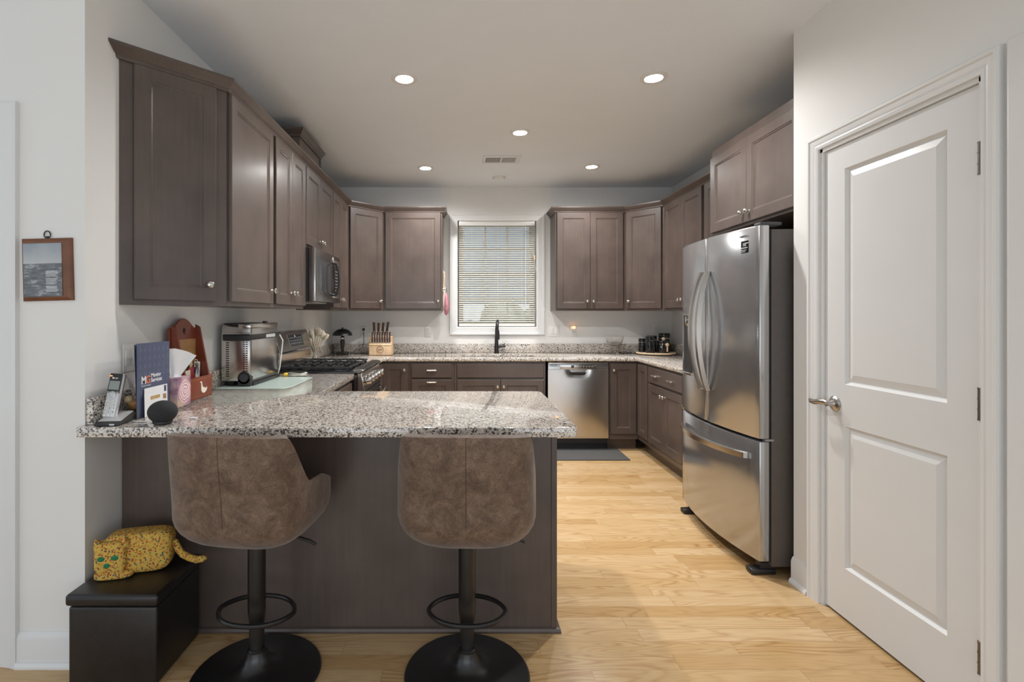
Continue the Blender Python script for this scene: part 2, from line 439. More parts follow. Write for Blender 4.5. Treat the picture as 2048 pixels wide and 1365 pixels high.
CAS = [(0, 0), (0, -.019), (.006, -.022), (.016, -.022), (.022, -.017), (.036, -.015), (.046, -.012), (.052, -.014), (.064, -.011), (.066, 0.012)]
struct('trim_1', MB().ucase(-.064, .738+.064, 0, dz1+.064, CAS).xform(RIGHT), 'trim_white', smooth=20)
# jamb liner
struct('trim_2', MB().box(-.001, .016, 0, .12, 0, dz1).box(.722, .739, 0, .12, 0, dz1).box(0, .738, 0, .12, dz1-.016, dz1).xform(RIGHT), 'trim_white', smooth=0)
# neighbouring cased opening past the pantry door
struct('trim_3', MB().box(XP-.020, XP, 1.37, 1.528, 0, 2.155, .006).box(XP-.028, XP, 1.37, 1.42, 0, 2.155, .005), 'trim_white', smooth=20)
def base_profile(): return [(0, 0), (.026, 0), (.026, .008), (.020, .020), (.014, .022), (.014, .105), (.010, .118), (.004, .128), (0, .13)]
struct('baseboard_right', MB().sweep([(XP, YP1), (XP, dy1+.066)], [(o, z) for o, z in base_profile()]), 'trim_white', smooth=20)
struct('baseboard_left', MB().sweep([(-1.678, YW), (XL, YW), (XL, 2.140)], base_profile()), 'trim_white', smooth=20)
# left door casing and leaf beyond
CA2 = [(0, 0), (0, -.019), (.010, -.022), (.022, -.017), (.05, -.012), (.075, -.011), (.078, .02)]
LEFT = Matrix.Translation((-2.75, YW, 0))
struct('trim_4', MB().ucase(-.0, 1.072, 0, 2.135, CA2).xform(LEFT), 'trim_white', smooth=20)
struct('door_2', MB().box(-2.70, -1.75, YW+.05, YW+.09, .01, 2.058), 'door_white', smooth=0)
# pantry door: two moulded panels
d1 = bpy.data.objects.new('door_1', None); COL.objects.link(d1); d1.location = (XP+.012, dy1-.017, 0); d1.rotation_euler = (0, 0, -PI/2)
d1['kind'] = 'structure'
DW, DZ0, DZ1 = .704, .012, 2.072
b = MB()
px0, px1 = .118, .586
for x0, x1, z0, z1 in ((0, px0, DZ0, DZ1), (px1, DW, DZ0, DZ1), (px0, px1, DZ0, .228), (px0, px1, .846, 1.027), (px0, px1, 1.966, DZ1)):
    b.quad((x0, 0, z0), (x1, 0, z0), (x1, 0, z1), (x0, 0, z1))
for z0, z1 in ((.228, .846), (1.027, 1.966)):
    b.nest(px0, px1, z0, z1, [(0, 0), (.010, .012), (.014, .013), (.044, .003), (.048, .003)])
for p in (((0,0,DZ0),(0,.036,DZ0),(0,.036,DZ1),(0,0,DZ1)), ((DW,0,DZ0),(DW,.036,DZ0),(DW,.036,DZ1),(DW,0,DZ1)), ((0,0,DZ1),(DW,0,DZ1),(DW,.036,DZ1),(0,.036,DZ1)), ((0,.036,DZ0),(DW,.036,DZ0),(DW,.036,DZ1),(0,.036,DZ1))):
    b.quad(*p)
leaf = b.build('door_leaf', 'door_white', d1, smooth=0, normals=False)
for z in (.235, 1.045, 1.83):
    h = MB().cyl((DW+.004, -.008, z-.050), (DW+.004, -.008, z+.050), .0085, 12)
    for k in (-.05, -.017, .017, .05): h.cyl((DW+.004, -.008, z+k-.002), (DW+.004, -.008, z+k+.002), .0095, 12)
    h.box(DW-.003, DW+.006, -.004, .003, z-.045, z+.045)
    h.build('hinge', 'hinge_nickel', d1)
hz = .935
b = MB().lathe([(.034, 0), (.034, .004), (.029, .009), (.016, .013), (.012, .02), (.012, .042), (0, .042)], (.062, 0, hz), (0, -1, 0), 28)
b.tube([(.075, -.048, hz+.004), (.062, -.05, hz+.006), (.03, -.052, hz+.004), (.0, -.052, hz-.004), (-.025, -.05, hz-.002), (-.034, -.048, hz+.004)], .01, 12, radii=[.009, .0125, .012, .0115, .010, .007], flat=.75)
b.build('handle', 'nickel_dull', d1)
MB().box(-.006, .001, .002, .034, hz-.03, hz+.045).build('strike_plate', 'nickel_dull', d1)
# ------------------------------------------------------------------ window
win = Thing('window_1', None, None, (wx0, YB, wz0), kind='structure')
win.part('window_casing', MB().nest(-.136, .910, 1.108, 2.452, [(0, YB), (0, YB-.020), (.006, YB-.023), (.020, YB-.022), (.028, YB-.017), (.060, YB-.013), (.072, YB-.015), (.086, YB-.012), (.090, YB-.002)], cap=False), 'trim_white', smooth=20)
win.part('jamb', MB().nest(wx0, wx1, wz0, wz1, [(0, YB-.002), (0.0, YB+.14), (.02, YB+.14), (.02, YB+.06), (.006, YB+.06), (.006, YB-.002)], cap=False), 'trim_white', smooth=0)
gx0, gx1, gz0, gz1 = wx0+.02, wx1-.02, wz0+.02, wz1-.02
zm = (gz0+gz1)/2-.012
for nm, z0, z1, yy in (('upper_sash', zm-.018, gz1, YB+.10), ('lower_sash', gz0, zm+.018, YB+.072)):
    f = win.part(nm, MB().nest(gx0, gx1, z0, z1, [(0, yy+.03), (0, yy), (.034, yy), (.04, yy+.008), (.04, yy+.03), (0, yy+.03)], cap=False), 'window_vinyl', smooth=0)
    g = MB()
    for k in (1, 2):
        x = gx0+.04+(gx1-gx0-.08)*k/3; g.box(x-.011, x+.011, yy+.010, yy+.02, z0+.04, z1-.04)
    z = (z0+z1)/2; g.box(gx0+.04, gx1-.04, yy+.0101, yy+.0199, z-.011, z+.011)
    win.part('grille', g, 'window_vinyl', f, smooth=0)
    win.part('glass_pane', MB().box(gx0+.035, gx1-.035, yy+.022, yy+.025, z0+.035, z1-.035), 'pane', f, smooth=0)
bl = Thing('window_blind', 'white horizontal mini blind lowered over the kitchen window above the sink', 'blind', (.385, YB+.02, wz1))
bx0, bx1 = wx0+.010, wx1-.010
bl.part('headrail', MB().box(bx0, bx1, YB+.004, YB+.036, wz1-.062, wz1-.008, .003), 'white_plastic')
b = MB(); zt = wz1-.075; zb = wz0+.035; n = 46
tilt = math.radians(31)
for i in range(n):
    z = zt-(zt-zb)*i/(n-1); hw = .0125
    for a0, a1 in ((-1, 0), (0, 1)):
        def pt(a, x):
            return (x, YB+.024+a*hw*math.cos(tilt), z+a*hw*math.sin(tilt)+(1-a*a)*.0016)
        b.quad(pt(a0, bx0), pt(a0, bx1), pt(a1, bx1), pt(a1, bx0))
bl.part('slats', b, 'blind_slat', smooth=0)
bl.part('bottom_rail', MB().box(bx0, bx1, YB+.012, YB+.036, zb-.030, zb-.008, .003), 'white_plastic')
for x in (wx0+.155, (wx0+wx1)/2+.01, wx1-.155):
    bl.part('ladder_cord', MB().cyl((x, YB+.0115, zb-.01), (x, YB+.0115, wz1-.06), .0012, 6), 'white_plastic')
bl.part('tilt_wand', MB().cyl((.70, YB+.002, 1.42), (.70, YB+.004, 2.31), .003, 8), 'white_plastic')
bl.part('pull_cord', MB().tube([(.772, YB+.004, 2.31), (.79, YB-.004, 1.95), (.85, YB-.026, 1.62), (.905, YB-.028, 1.40)], .0014, 6).sphere((.906, YB-.028, 1.385), .008, 8, (1, 1, 2)), 'white_plastic')
single('blind_catch', 'small brass cord cleat on the right side of the window frame', 'cleat', MB().box(.792, .806, YB-.012, YB+.002, 1.93, 1.985, .003), 'pale_wood', loc=(.8, YB, 1.93))
struct('ground', MB().box(-20, 20, YB+.3, 40, -.6, -.5), 'lawn', smooth=0)
b = MB()
for k in range(30): b.box(-9, 9, 13.0-.012*(k % 2), 13.2, 1.6+k*.16, 1.76+k*.16)
struct('wall_exterior', b, 'blue_siding', smooth=0)
b = MB()
for k in range(60):
    x = -6+12*random.random(); b.sphere((x, 11.6+.8*random.random(), -.3+1.7*random.random()), .35+.25*random.random(), 10)
struct('hedge_exterior', b, 'hedge', smooth=0)

# ------------------------------------------------------------------ cabinets
NICK = 'nickel'
def knob_mb(x, y, z):
    return MB().lathe([(.009, 0), (.009, .002), (.005, .005), (.005, .013), (.014, .019), (.0165, .024), (.014, .029), (.007, .032), (0, .0325)], (x, y, z), (0, -1, 0), 20)
def pull_mb(x, y, z, w=.085):
    b = MB()
    for sx in (-1, 1): b.cyl((x+sx*w*.42, y, z), (x+sx*w*.42, y-.024, z), .0045, 10).sphere((x+sx*w*.5, y-.024, z), .0075, 12)
    P = [(x+w*(-.5+t/12), y-.024, z) for t in range(13)]
    b.tube(P, .005, 10, radii=[.005+.0022*abs(math.sin(t*PI/3)) for t in range(13)])
    return b
DT = .019
def door_mb(x0, x1, z0, z1, stile=.058):
    return MB().nest(x0, x1, z0, z1, [(0, -.001), (0, -DT+.003), (.003, -DT), (stile, -DT), (stile+.002, -DT+.003), (stile+.007, -DT+.004), (stile+.012, -DT+.0085), (stile+.014, -DT+.0085)])
def slab_mb(x0, x1, z0, z1): return MB().box(x0, x1, -DT, -.001, z0, z1, .004)
def cabinet(name, label, cat, loc, rotz, w, d, z0, z1, fronts, carcass=None, toe=0.0, group=None, extra=None):
    """local frame: x along the width, front at y=0, depth to +y. fronts: (kind, x0, x1, z0, z1, hardware)"""
    t = Thing(name, label, cat, loc, rotz, group, world=False)
    zb = z0+toe
    if carcass: body = MB().prism(carcass, zb, z1)
    else: body = MB().box(0, w, 0, d, zb, z1, .0015, 1)
    t.part('carcass', body, 'wood', smooth=0)
    if toe > 0: t.part('toe_kick', MB().box(.0, w, .07, d, z0, zb), 'wood', smooth=0)
    for kind, x0, x1, a, c, hw in fronts:
        if kind == 'door':
            o = t.part('door', door_mb(x0, x1, a, c), 'wood', smooth=20)
            if hw: t.part('knob', knob_mb(hw[0], -DT, hw[1]), NICK, o)
        else:
            o = t.part('drawer' if kind == 'drawer' else 'false_front', slab_mb(x0, x1, a, c) if kind != 'paneldrawer' else door_mb(x0, x1, a, c), 'wood', smooth=20)
            for hx, hz in (hw or []): t.part('pull', pull_mb(hx, -DT, hz), NICK, o)
    return t
UZ0, UZ1 = 1.372, 2.405
A, B_ = UZ0+.022, UZ1-.012
KZ = A+.075
G = 'dark brown wall cabinets'
fx = -1.125    # left wall uppers, face frame
UD = fx-XL
def lw(name, label, y0, y1, fronts, z0=UZ0, z1=UZ1):
    return cabinet(name, label, 'cabinet', (fx, y0+.0015, 0), PI/2, y1-y0-.003, UD-.003, z0, z1, fronts, group=G)
# angled end
L = math.hypot(fx-XL, 2.437-2.125)
h = (fx-XL)/math.sqrt(2)
cabinet('upper_cabinet', 'angled single-door brown wall cabinet at the near end of the left wall run', 'cabinet', (XL+.002, 2.125, 0), math.atan2(2.437-2.125, fx-XL), L-.003, .2, UZ0, UZ1,
        [('door', .05, L-.055, A, B_, (L-.088, KZ))], carcass=[(0, 0), (L-.004, 0), (L/2, L/2-.004)], group=G)
lw('upper_cabinet', 'brown single-door wall cabinet next to the angled end cabinet, above the silver countertop oven', 2.437, 3.015, [('door', .014, .556, A, B_, (.556-.03, KZ))])
lw('upper_cabinet', 'brown two-door wall cabinet just before the microwave on the left wall', 3.015, 3.62, [('door', .025, .315, A, B_, (.285, KZ)), ('door', .318, .597, A, B_, (.348, KZ))])
lw('upper_cabinet', 'short brown two-door cabinet directly above the microwave', 3.62, 4.38, [('door', .012, .378, 1.835, B_, (.348, 1.895)), ('door', .381, .748, 1.835, B_, (.411, 1.895))], z0=1.815)
lw('upper_cabinet', 'brown two-door wall cabinet between the microwave and the left corner cabinet', 4.38, 5.01, [('door', .010, .285, A, B_, (.255, KZ)), ('door', .288, .582, A, B_, (.318, KZ))])
yb = 5.315     # back wall uppers, face frame
XD = XL+.61; YD = YB-.61
L = math.hypot(XD-fx, yb-YD)
cabinet('upper_cabinet', 'diagonal brown corner wall cabinet above the black mushroom lamp', 'cabinet', (fx, YD, 0), math.atan2(yb-YD, XD-fx), L, .4, UZ0, UZ1,
        [('door', .022, L-.022, A, B_, (L-.050, KZ))], carcass=[(.001, 0), (L-.001, 0), (L+.2125, .2135), (L/2, .637), (-.2125, .2135)], group=G)
cabinet('upper_cabinet', 'wide single-door brown wall cabinet between the left corner cabinet and the window', 'cabinet', (XD+.0015, yb, 0), 0, -.205-XD-.0015, YB-yb-.002, UZ0, UZ1,
        [('door', .022, -.205-XD-.018, A, B_, (-.205-XD-.048, KZ))], group=G)
XE = XR-.61
wR = XE-.972
cabinet('upper_cabinet', 'brown two-door wall cabinet immediately right of the window', 'cabinet', (.972, yb, 0), 0, wR-.0015, YB-yb-.002, UZ0, UZ1,
        [('door', .016, wR/2-.004, A, B_, (wR/2-.034, KZ)), ('door', wR/2-.001, wR-.026, A, B_, (wR/2+.029, KZ))], group=G)
fr = XR-.325
L = math.hypot(fr-XE, yb-YD)
_m = (Matrix.Translation((XE, yb, 0)) @ Matrix.Rotation(math.atan2(YD-yb, fr-XE), 4, 'Z')).inverted()
_c = [tuple((_m @ Vector((x, y, 0)))[:2]) for x, y in ((XE+.001, yb), (fr, YD+.001), (XR-.002, YD+.001), (XR-.002, YB-.002), (XE+.001, YB-.002))]
cabinet('upper_cabinet', 'diagonal brown corner wall cabinet above the black canisters', 'cabinet', (XE, yb, 0), math.atan2(YD-yb, fr-XE), L, .4, UZ0, UZ1,
        [('door', .022, L-.022, A, B_, (.052, KZ))], carcass=_c, group=G)
def rw(name, label, y1, y0, fronts, X=fr, z0=UZ0, z1=UZ1):   # y1 far end, y0 near end
    return cabinet(name, label, 'cabinet', (X, y1-.0015, 0), -PI/2, y1-y0-.003, XR-X-.003, z0, z1, fronts, group=G)
rw('upper_cabinet', 'brown two-door wall cabinet on the right wall beside the right corner cabinet', YD, 4.175, [('door', .035, .435, A, B_, (.405, KZ)), ('door', .438, .815, A, B_, (.468, KZ))])
rw('upper_cabinet', 'partly hidden brown wall cabinet on the right wall just behind the over-fridge cabinet', 4.175, 3.505, [('door', .03, .33, A, B_, (.30, KZ)), ('door', .333, .64, A, B_, (.363, KZ))])
fo = 1.715
t = rw('upper_cabinet', 'deep brown two-door cabinet above the stainless refrigerator', 3.50, 2.545, [('door', .012, .452, 1.885, B_, (.422, 1.945)), ('door', .455, .935, 1.885, B_, (.485, 1.945))], X=fo, z0=1.868)
CR = [(.0008, 2.394), (.010, 2.394), (.014, 2.402), (.014, 2.408), (.020, 2.412), (.030, 2.424), (.040, 2.436), (.044, 2.440), (.044, 2.452), (.0008, 2.452)]
crt = MB().sweep([(XR-.002, 3.4985), (fo, 3.4985), (fo, 2.545)], [(-o, z) for o, z in CR])
iv = Matrix.Rotation(PI/2, 4, 'Z') @ Matrix.Translation((-fo, -3.4985, 0))
crt.xform(iv); t.part('crown', crt, 'wood', smooth=20)
# continuous crown mouldings (path runs so that "out" faces the room)
single('crown_molding', 'dark brown crown moulding along the left wall cabinets and round the corner to the window', 'moulding',
       MB().sweep([(XL+.002, 2.1235), (fx+.0003, 2.4365), (fx+.0003, YD), (XD, yb), (-.205, yb), (-.205, YB-.001)], CR, wall_x=XL+.0015), 'wood', loc=(fx, 3.5, 2.4), smooth=20)
single('crown_molding', 'dark brown crown moulding on the wall cabinets right of the window', 'moulding',
       MB().sweep([(.972, YB-.001), (.972, yb), (XE, yb), (fr, YD), (fr, 3.553)], CR), 'wood', loc=(1.6, yb, 2.4), smooth=20)
# boxed duct above the microwave cabinet
t = Thing('duct_cover', 'raised dark brown box with its own crown standing on the cabinet above the microwave', 'duct cover', (-1.30, 3.94, UZ1))
t.part('box_body', MB().box(XL+.002, -1.165, 3.66, 4.19, UZ1+.001, 2.66), 'wood', smooth=0)
t.part('corner_trim', MB().box(-1.169, -1.160, 4.178, 4.194, UZ1+.001, 2.62), 'wood', smooth=0)
t.part('crown', MB().sweep([(XL+.002, 3.66), (-1.165, 3.66), (-1.165, 4.19), (XL+.002, 4.19)], [(o*.8, z+.215) for o, z in CR]), 'wood', smooth=20)
# ---- base cabinets
GB = 'dark brown base cabinets'
BZ1, TOE = .873, .11
DRA, DRB, DOA, DOB = .717, .853, .165, .697
yf = 4.995      # back run face frame
def bb(label, x0, x1, fronts, z1=BZ1):
    return cabinet('base_cabinet', label, 'cabinet', (x0+.001, yf, 0), 0, x1-x0-.002, YB-yf-.003, 0, z1, [(k, a-x0, c-x0, z0, z1_, [(hx-x0, hz) for hx, hz in hw] if k in ('drawer', 'false', 'paneldrawer') else ((hw[0]-x0, hw[1]) if hw else None)) for k, a, c, z0, z1_, hw in fronts], toe=TOE, group=GB)
bb('brown corner base cabinet with a single narrow door right beside the gas range', -.785, -.518, [('door', -.775, -.538, DOA, DRB, (-.565, .79))])
bb('narrow brown base cabinet with bar-handled drawers left of the sink cabinet', -.518, -.076, [('drawer', -.495, -.100, DRA, DRB, [(-.297, .787)]), ('paneldrawer', -.495, -.100, .43, DOB, [(-.297, .672)]), ('paneldrawer', -.495, -.100, DOA, .412, [(-.297, .36)])])
sk_ = bb('wide brown sink base cabinet with two doors under the window', -.076, .818, [('false', -.050, .797, DRA, DRB, None or []), ('door', -.050, .372, DOA, DOB, (.345, .630)), ('door', .378, .797, DOA, DOB, (.405, .630))], z1=.64)
sk_.part('face_frame', MB().box(0, .892, 0, .02, .64, .873), 'wood', smooth=0)
bb('brown blind corner base cabinet with one tall narrow door right of the dishwasher', 1.440, 1.725, [('door', 1.450, 1.700, DOA, DRB, (1.480, .790))])
def rb(label, y1, y0, fronts):
    return cabinet('base_cabinet', label, 'cabinet', (1.725, y1-.001, 0), -PI/2, y1-y0-.002, XR-1.725-.003, 0, BZ1, fronts, toe=TOE, group=GB)
rb('brown base cabinet with a narrow hinged corner door on the right run', 4.99, 4.70, [('door', .03, .275, DOA, DRB, None)])
rb('brown base cabinet with one wide two-handled drawer over two doors, right of the corner', 4.70, 3.93, [('drawer', .02, .745, DRA, DRB, [(.215, .785), (.55, .785)]), ('door', .02, .380, DOA, DOB, (.352, .63)), ('door', .383, .745, DOA, DOB, (.411, .63))])
rb('brown base cabinet mostly hidden behind the far side of the refrigerator', 3.93, 3.51, [('drawer', .02, .40, DRA, DRB, [(.21, .785)]), ('door', .02, .40, DOA, DOB, (.05, .63))])
def lb(label, y0, y1, fronts):
    return cabinet('base_cabinet', label, 'cabinet', (-.79, y0+.001, 0), PI/2, y1-y0-.002, -.79-XL-.003, 0, BZ1, fronts, toe=TOE, group=GB)
lb('brown base cabinet with drawer under the left worktop between peninsula and range', 2.80, 3.612, [('drawer', .06, .775, DRA, DRB, [(.42, .785)]), ('door', .06, .775, DOA, DOB, (.74, .63))])
lb('brown corner base cabinet with a thin hinged door between the range and the back run', 4.388, 4.99, [('door', .30, .575, DOA, DRB, None)])
# peninsula
t = Thing('peninsula_cabinet', 'long brown peninsula cabinet under the granite breakfast bar, behind the two stools', 'cabinet', (-.5, 2.45, 0))
t.part('carcass', MB().box(XL+.002, .392, 2.148, 2.768, .001, .873), 'wood', smooth=0)
t.part('back_panel', MB().box(XL+.004, .374, 2.140, 2.148, .001, .873), 'wood', smooth=0)
t.part('corner_post', MB().box(.374, .398, 2.136, 2.17, .001, .873, .002), 'wood', smooth=0)
t.part('shoe_molding', MB().sweep([(XL+.004, 2.140), (.398, 2.140), (.398, 2.77)], [(0, 0.001), (.016, .001), (.016, .008), (.011, .017), (0, .022)]), 'wood', smooth=20)
for x0, x1 in ((-.74, -.37), (-.367, .005), (.008, .38)):
    dd = door_mb(-x1, -x0, DOA, DRB); dd.xform(Matrix.Translation((0, 2.769, 0)) @ Matrix.Rotation(PI, 4, 'Z')); t.part('door', dd, 'wood', smooth=20)

# ------------------------------------------------------------------ worktops
CT0, CT1 = .8745, .911
def rc(p, q, r, n=5):  # not used for concave corners
    pass
t = Thing('countertop', 'speckled granite breakfast bar worktop running back along the left wall to the range', 'countertop', (-.5, 2.3, CT0))
def arc(cx, cy, r, a0, a1, n=5): return [(cx+r*math.cos(math.radians(a0+(a1-a0)*i/n)), cy+r*math.sin(math.radians(a0+(a1-a0)*i/n))) for i in range(n+1)]
poly = arc(-1.425, 1.901, .010, 180, 270, 3)+arc(.41, 1.911, .02, 270, 360)+arc(.39, 2.754, .04, 0, 90)+[(-.765, 2.794), (-.765, 3.615), (XL+.001, 3.615), (XL+.001, YW-.001), (-1.435, YW-.001)]
t.part('slab', MB().prism(poly, CT0, CT1, .007, 2), 'granite')
t.part('backsplash', MB().box(XL+.001, XL+.026, YW+.004, 3.615, CT1+.0005, 1.013, .003), 'granite')
t = Thing('countertop', 'speckled granite U-shaped worktop along the back wall under the window and round to the refrigerator', 'countertop', (.4, 5.2, CT0))
poly = [(XL+.001, 4.387), (-.765, 4.387), (-.765, 4.965), (1.70, 4.965), (1.70, 3.505), (XR-.001, 3.505), (XR-.001, YB-.001), (XL+.001, YB-.001)]
sx0, sx1, sy0, sy1 = .0, .745, 5.075, 5.465
hole = arc(sx1-.05, sy1-.05, .05, 0, 90)+arc(sx0+.05, sy1-.05, .05, 90, 180)+arc(sx0+.05, sy0+.05, .05, 180, 270)+arc(sx1-.05, sy0+.05, .05, 270, 360)
t.part('slab', MB().prism(poly, CT0, CT1, hole=hole, bev=.006, seg=2), 'granite')
t.part('backsplash', MB().box(XL+.027, XR-.027, YB-.027, YB-.001, CT1+.0005, 1.013, .003).box(XL+.001, XL+.026, 4.387, YB-.001, CT1+.0005, 1.013, .003).box(XR-.026, XR-.001, 3.505, YB-.001, CT1+.0005, 1.013, .003), 'granite')
b = MB()
def sinkfn(i, j):
    ins, z = [(-.012, CT0-.001), (.0, CT0-.002), (.006, .72), (.03, .70), (.17, .695)][j]
    r = max(.02, .05-ins)
    pts = arc(sx1-.05, sy1-.05, .05-ins*.3, 0, 90, 7)+arc(sx0+.05, sy1-.05, .05-ins*.3, 90, 180, 7)+arc(sx0+.05, sy0+.05, .05-ins*.3, 180, 270, 7)+arc(sx1-.05, sy0+.05, .05-ins*.3, 270, 360, 7)
    x, y = pts[i]; cx, cy = (sx0+sx1)/2, (sy0+sy1)/2
    return (cx+(x-cx)*(1-ins/.40), cy+(y-cy)*(1-ins/.21), z)
V = b.grid(sinkfn, 32, 5, True); b.bm.faces.new(V[-1])
single('sink_basin', 'stainless undermount sink basin set in the granite below the window', 'sink', b, 'steel', loc=(.37, 5.27, .70))
# faucet
t = Thing('kitchen_faucet', 'tall matte black pull-down faucet behind the sink', 'faucet', (.375, 5.535, CT1))
fxx, fy = .375, 5.535
t.part('base', MB().lathe([(.029, 0), (.029, .006), (.025, .014), (.0225, .06), (.020, .13)], (fxx, fy, CT1+.0005), n=24), 'black_metal')
P = [(fxx, fy, CT1+.12), (fxx, fy, CT1+.27)]+[(fxx+.006*math.sin(a), fy-.065+.065*math.cos(a), CT1+.27+.085*math.sin(a)) for a in [PI*k/10 for k in range(1, 11)]]+[(fxx+.004, fy-.131, CT1+.215)]
t.part('spout', MB().tube(P, .0135, 14, radii=[.020, .0155]+[.014]*(len(P)-2)), 'black_metal')
t.part('spray_head', MB().lathe([(.0155, 0), (.018, -.02), (.0205, -.07), (.019, -.10), (0, -.10)], (fxx+.004, fy-.131, CT1+.255), n=18), 'black_metal')
t.part('lever', MB().cyl((fxx, fy, CT1+.075), (fxx+.05, fy, CT1+.075), .016, 16).cyl((fxx+.05, fy, CT1+.075), (fxx+.098, fy, CT1+.078), .0135, 16).cyl((fxx+.07, fy, CT1+.078), (fxx+.092, fy-.004, CT1+.11), .005, 10), 'black_metal')

# ------------------------------------------------------------------ dishwasher
t = Thing('dishwasher', 'stainless dishwasher under the counter right of the sink cabinet', 'dishwasher', (1.13, yf, 0))
dx0, dx1 = .838, 1.428
t.part('tub', MB().box(dx0, dx1, yf+.005, YB-.02, .11, .868), 'black_plastic', smooth=0)
t.part('toe_kick', MB().box(dx0+.004, dx1-.004, yf+.03, yf+.06, .001, .11).box(dx0+.004, dx1-.004, yf-.002, yf+.03, .078, .112), 'black_plastic', smooth=0)
# slightly bowed door with scooped pocket handle
def dwfn(i, j):
    u = i/30; x = dx0+(dx1-dx0)*u; z = .125+(.795-.125)*j/24
    y = yf-.026-.010*(1-(2*u-1)**2)*math.sin(PI*min(1, (j/24)*.9+.1))
    k = math.exp(-((u-.5)/.15)**4)*max(0, 1-abs(z-.795)/.06)**.6
    return (x, y+.022*k, z)
b = MB(); V = b.grid(dwfn, 31, 25)
b.box(dx0, dx1, yf-.016, yf+.004, .125, .80)
door = t.part('door', b, 'steel_v', smooth=60)
cp = t.part('control_strip', MB().prism([(yf-.028, .795), (yf+.004, .795), (yf+.004, .866), (yf-.022, .866), (yf-.028, .860)], dx0, dx1, .002, 1, axis='x'), 'steel', smooth=30)
def yzprism(mb, pts, x0, x1, bev=0.0): return mb.prism(pts, x0, x1, bev, 1, axis='x')
t.part('button_panel', MB().box(dx0+.115, dx1-.115, yf-.031, yf-.027, .804, .846, .001), 'steel', cp)
t.part('display', MB().box(dx0+.225, dx0+.252, yf-.0325, yf-.030, .812, .838), 'black_glass', cp)
for k in range(2): t.part('vent_slot', MB().box(dx0+.02, dx0+.09, yf-.0286, yf-.027, .828+k*.014, .832+k*.014), 'slot_dark', cp)
for k in range(6): t.part('button', MB().cyl((dx0+.29+k*.028, yf-.031, .826), (dx0+.29+k*.028, yf-.0325, .826), .006, 12), 'grey_plastic', cp)
t.part('pocket_handle', MB().prism(arc(dx0+.295, .798, .085, 200, 340, 12), yf-.024, yf-.017, axis='y'), 'slot_dark', door)

# ------------------------------------------------------------------ gas range
ry0, ry1 = 3.622, 4.380; RX = -.745
t = Thing('gas_range', 'stainless gas range with black grates on the left wall below the microwave', 'range', (-1.08, 4.0, 0))
t.part('body', MB().box(XL+.01, RX, ry0, ry1, .02, .90), 'steel_dark', smooth=0)
t.part('cooktop', MB().box(XL+.06, RX+.005, ry0-.004, ry1+.004, .9005, .928, .006).box(XL+.10, RX-.05, ry0+.03, ry1-.03, .928, .932), 'black_glass')
t.part('front_rail', MB().prism([(RX-.03, .915), (RX+.035, .915), (RX+.045, .922), (RX+.045, .935), (RX+.02, .944), (RX-.03, .944)], ry0-.003, ry1+.003, .003, 1, axis='y'), 'steel_dark')
cpan = t.part('control_panel', MB().prism([(RX+.002, .78), (RX+.055, .78), (RX+.030, .912), (RX+.002, .912)], ry0, ry1, .003, 1, axis='y'), 'steel', label='slanted stainless knob panel')
for k in range(5):
    y = ry0+.10+k*(.758-.20)/4
    kb = MB().lathe([(.030, 0), (.031, .006), (.026, .008), (.0245, .036), (.022, .041), (0, .042)], (RX+.044, y, .846), (1, 0, .19), 22).box(RX+.07, RX+.088, y-.006, y+.006, .828, .878, .004)
    t.part('knob', kb, 'steel', cpan)
od = t.part('oven_door', MB().box(RX+.002, RX+.045, ry0+.004, ry1-.004, .20, .772, .006), 'steel_dark')
t.part('door_window', MB().box(RX+.044, RX+.048, ry0+.12, ry1-.12, .30, .62, .001), 'black_glass', od)
t.part('vent_grille', MB().box(RX+.006, RX+.050, ry0+.03, ry1-.03, .748, .771), 'slot_dark', od)
hp = [(RX+.050, ry0+.05, .715), (RX+.085, ry0+.06, .72)]+[(RX+.095+.028*math.sin(PI*k/10), ry0+.06+(.638)*k/10, .722) for k in range(1, 10)]+[(RX+.085, ry1-.06, .72), (RX+.050, ry1-.05, .715)]
t.part('handle', MB().tube(hp, .013, 12), 'steel', od)
t.part('storage_drawer', MB().box(RX+.002, RX+.042, ry0+.004, ry1-.004, .05, .19, .005), 'steel_dark')
# backguard
bgp = t.part('backguard', MB().prism([(XL+.02, .93), (-1.305, .93), (-1.295, 1.035), (-1.300, 1.05), (-1.288, 1.055), (-1.335, 1.205), (XL+.02, 1.205)], ry0, ry1, .004, 1, axis='y'), 'steel', label='stainless backguard with control display')
dv = Vector((-.047, 0, .15)).normalized(); nv = Vector((.15, 0, .047)).normalized()
o0 = Vector((-1.288, 0, 1.055))
def onbg(y, h, off): return o0+dv*h+nv*off+Vector((0, y, 0))
def bgquad(y0, y1, h0, h1, off, th):
    b = MB(); vs = []
    m4 = Matrix.Identity(4)
    pts = [onbg(y, h, o) for o in (off, off+th) for y, h in ((y0, h0), (y1, h0), (y1, h1), (y0, h1))]
    V = [b.bm.verts.new(p) for p in pts]
    for f in ((0,1,2,3),(4,5,6,7),(0,1,5,4),(1,2,6,5),(2,3,7,6),(3,0,4,7)): b.bm.faces.new([V[i] for i in f])
    return b
t.part('display_frame', bgquad(3.865, 4.195, .028, .128, .0005, .001), 'nickel', bgp)
dsp = t.part('display', bgquad(3.87, 4.19, .032, .124, .0016, .001), 'display_glass', bgp)
for r in range(3):
    for k in range(6):
        t.part('key_mark', bgquad(3.89+k*.048, 3.912+k*.048, .052+r*.022, .058+r*.022, .0027, .0004), 'silver_plastic', bgp)
t.part('clock_mark', bgquad(4.01, 4.03, .105, .118, .0027, .0004), 'white_paper', bgp)
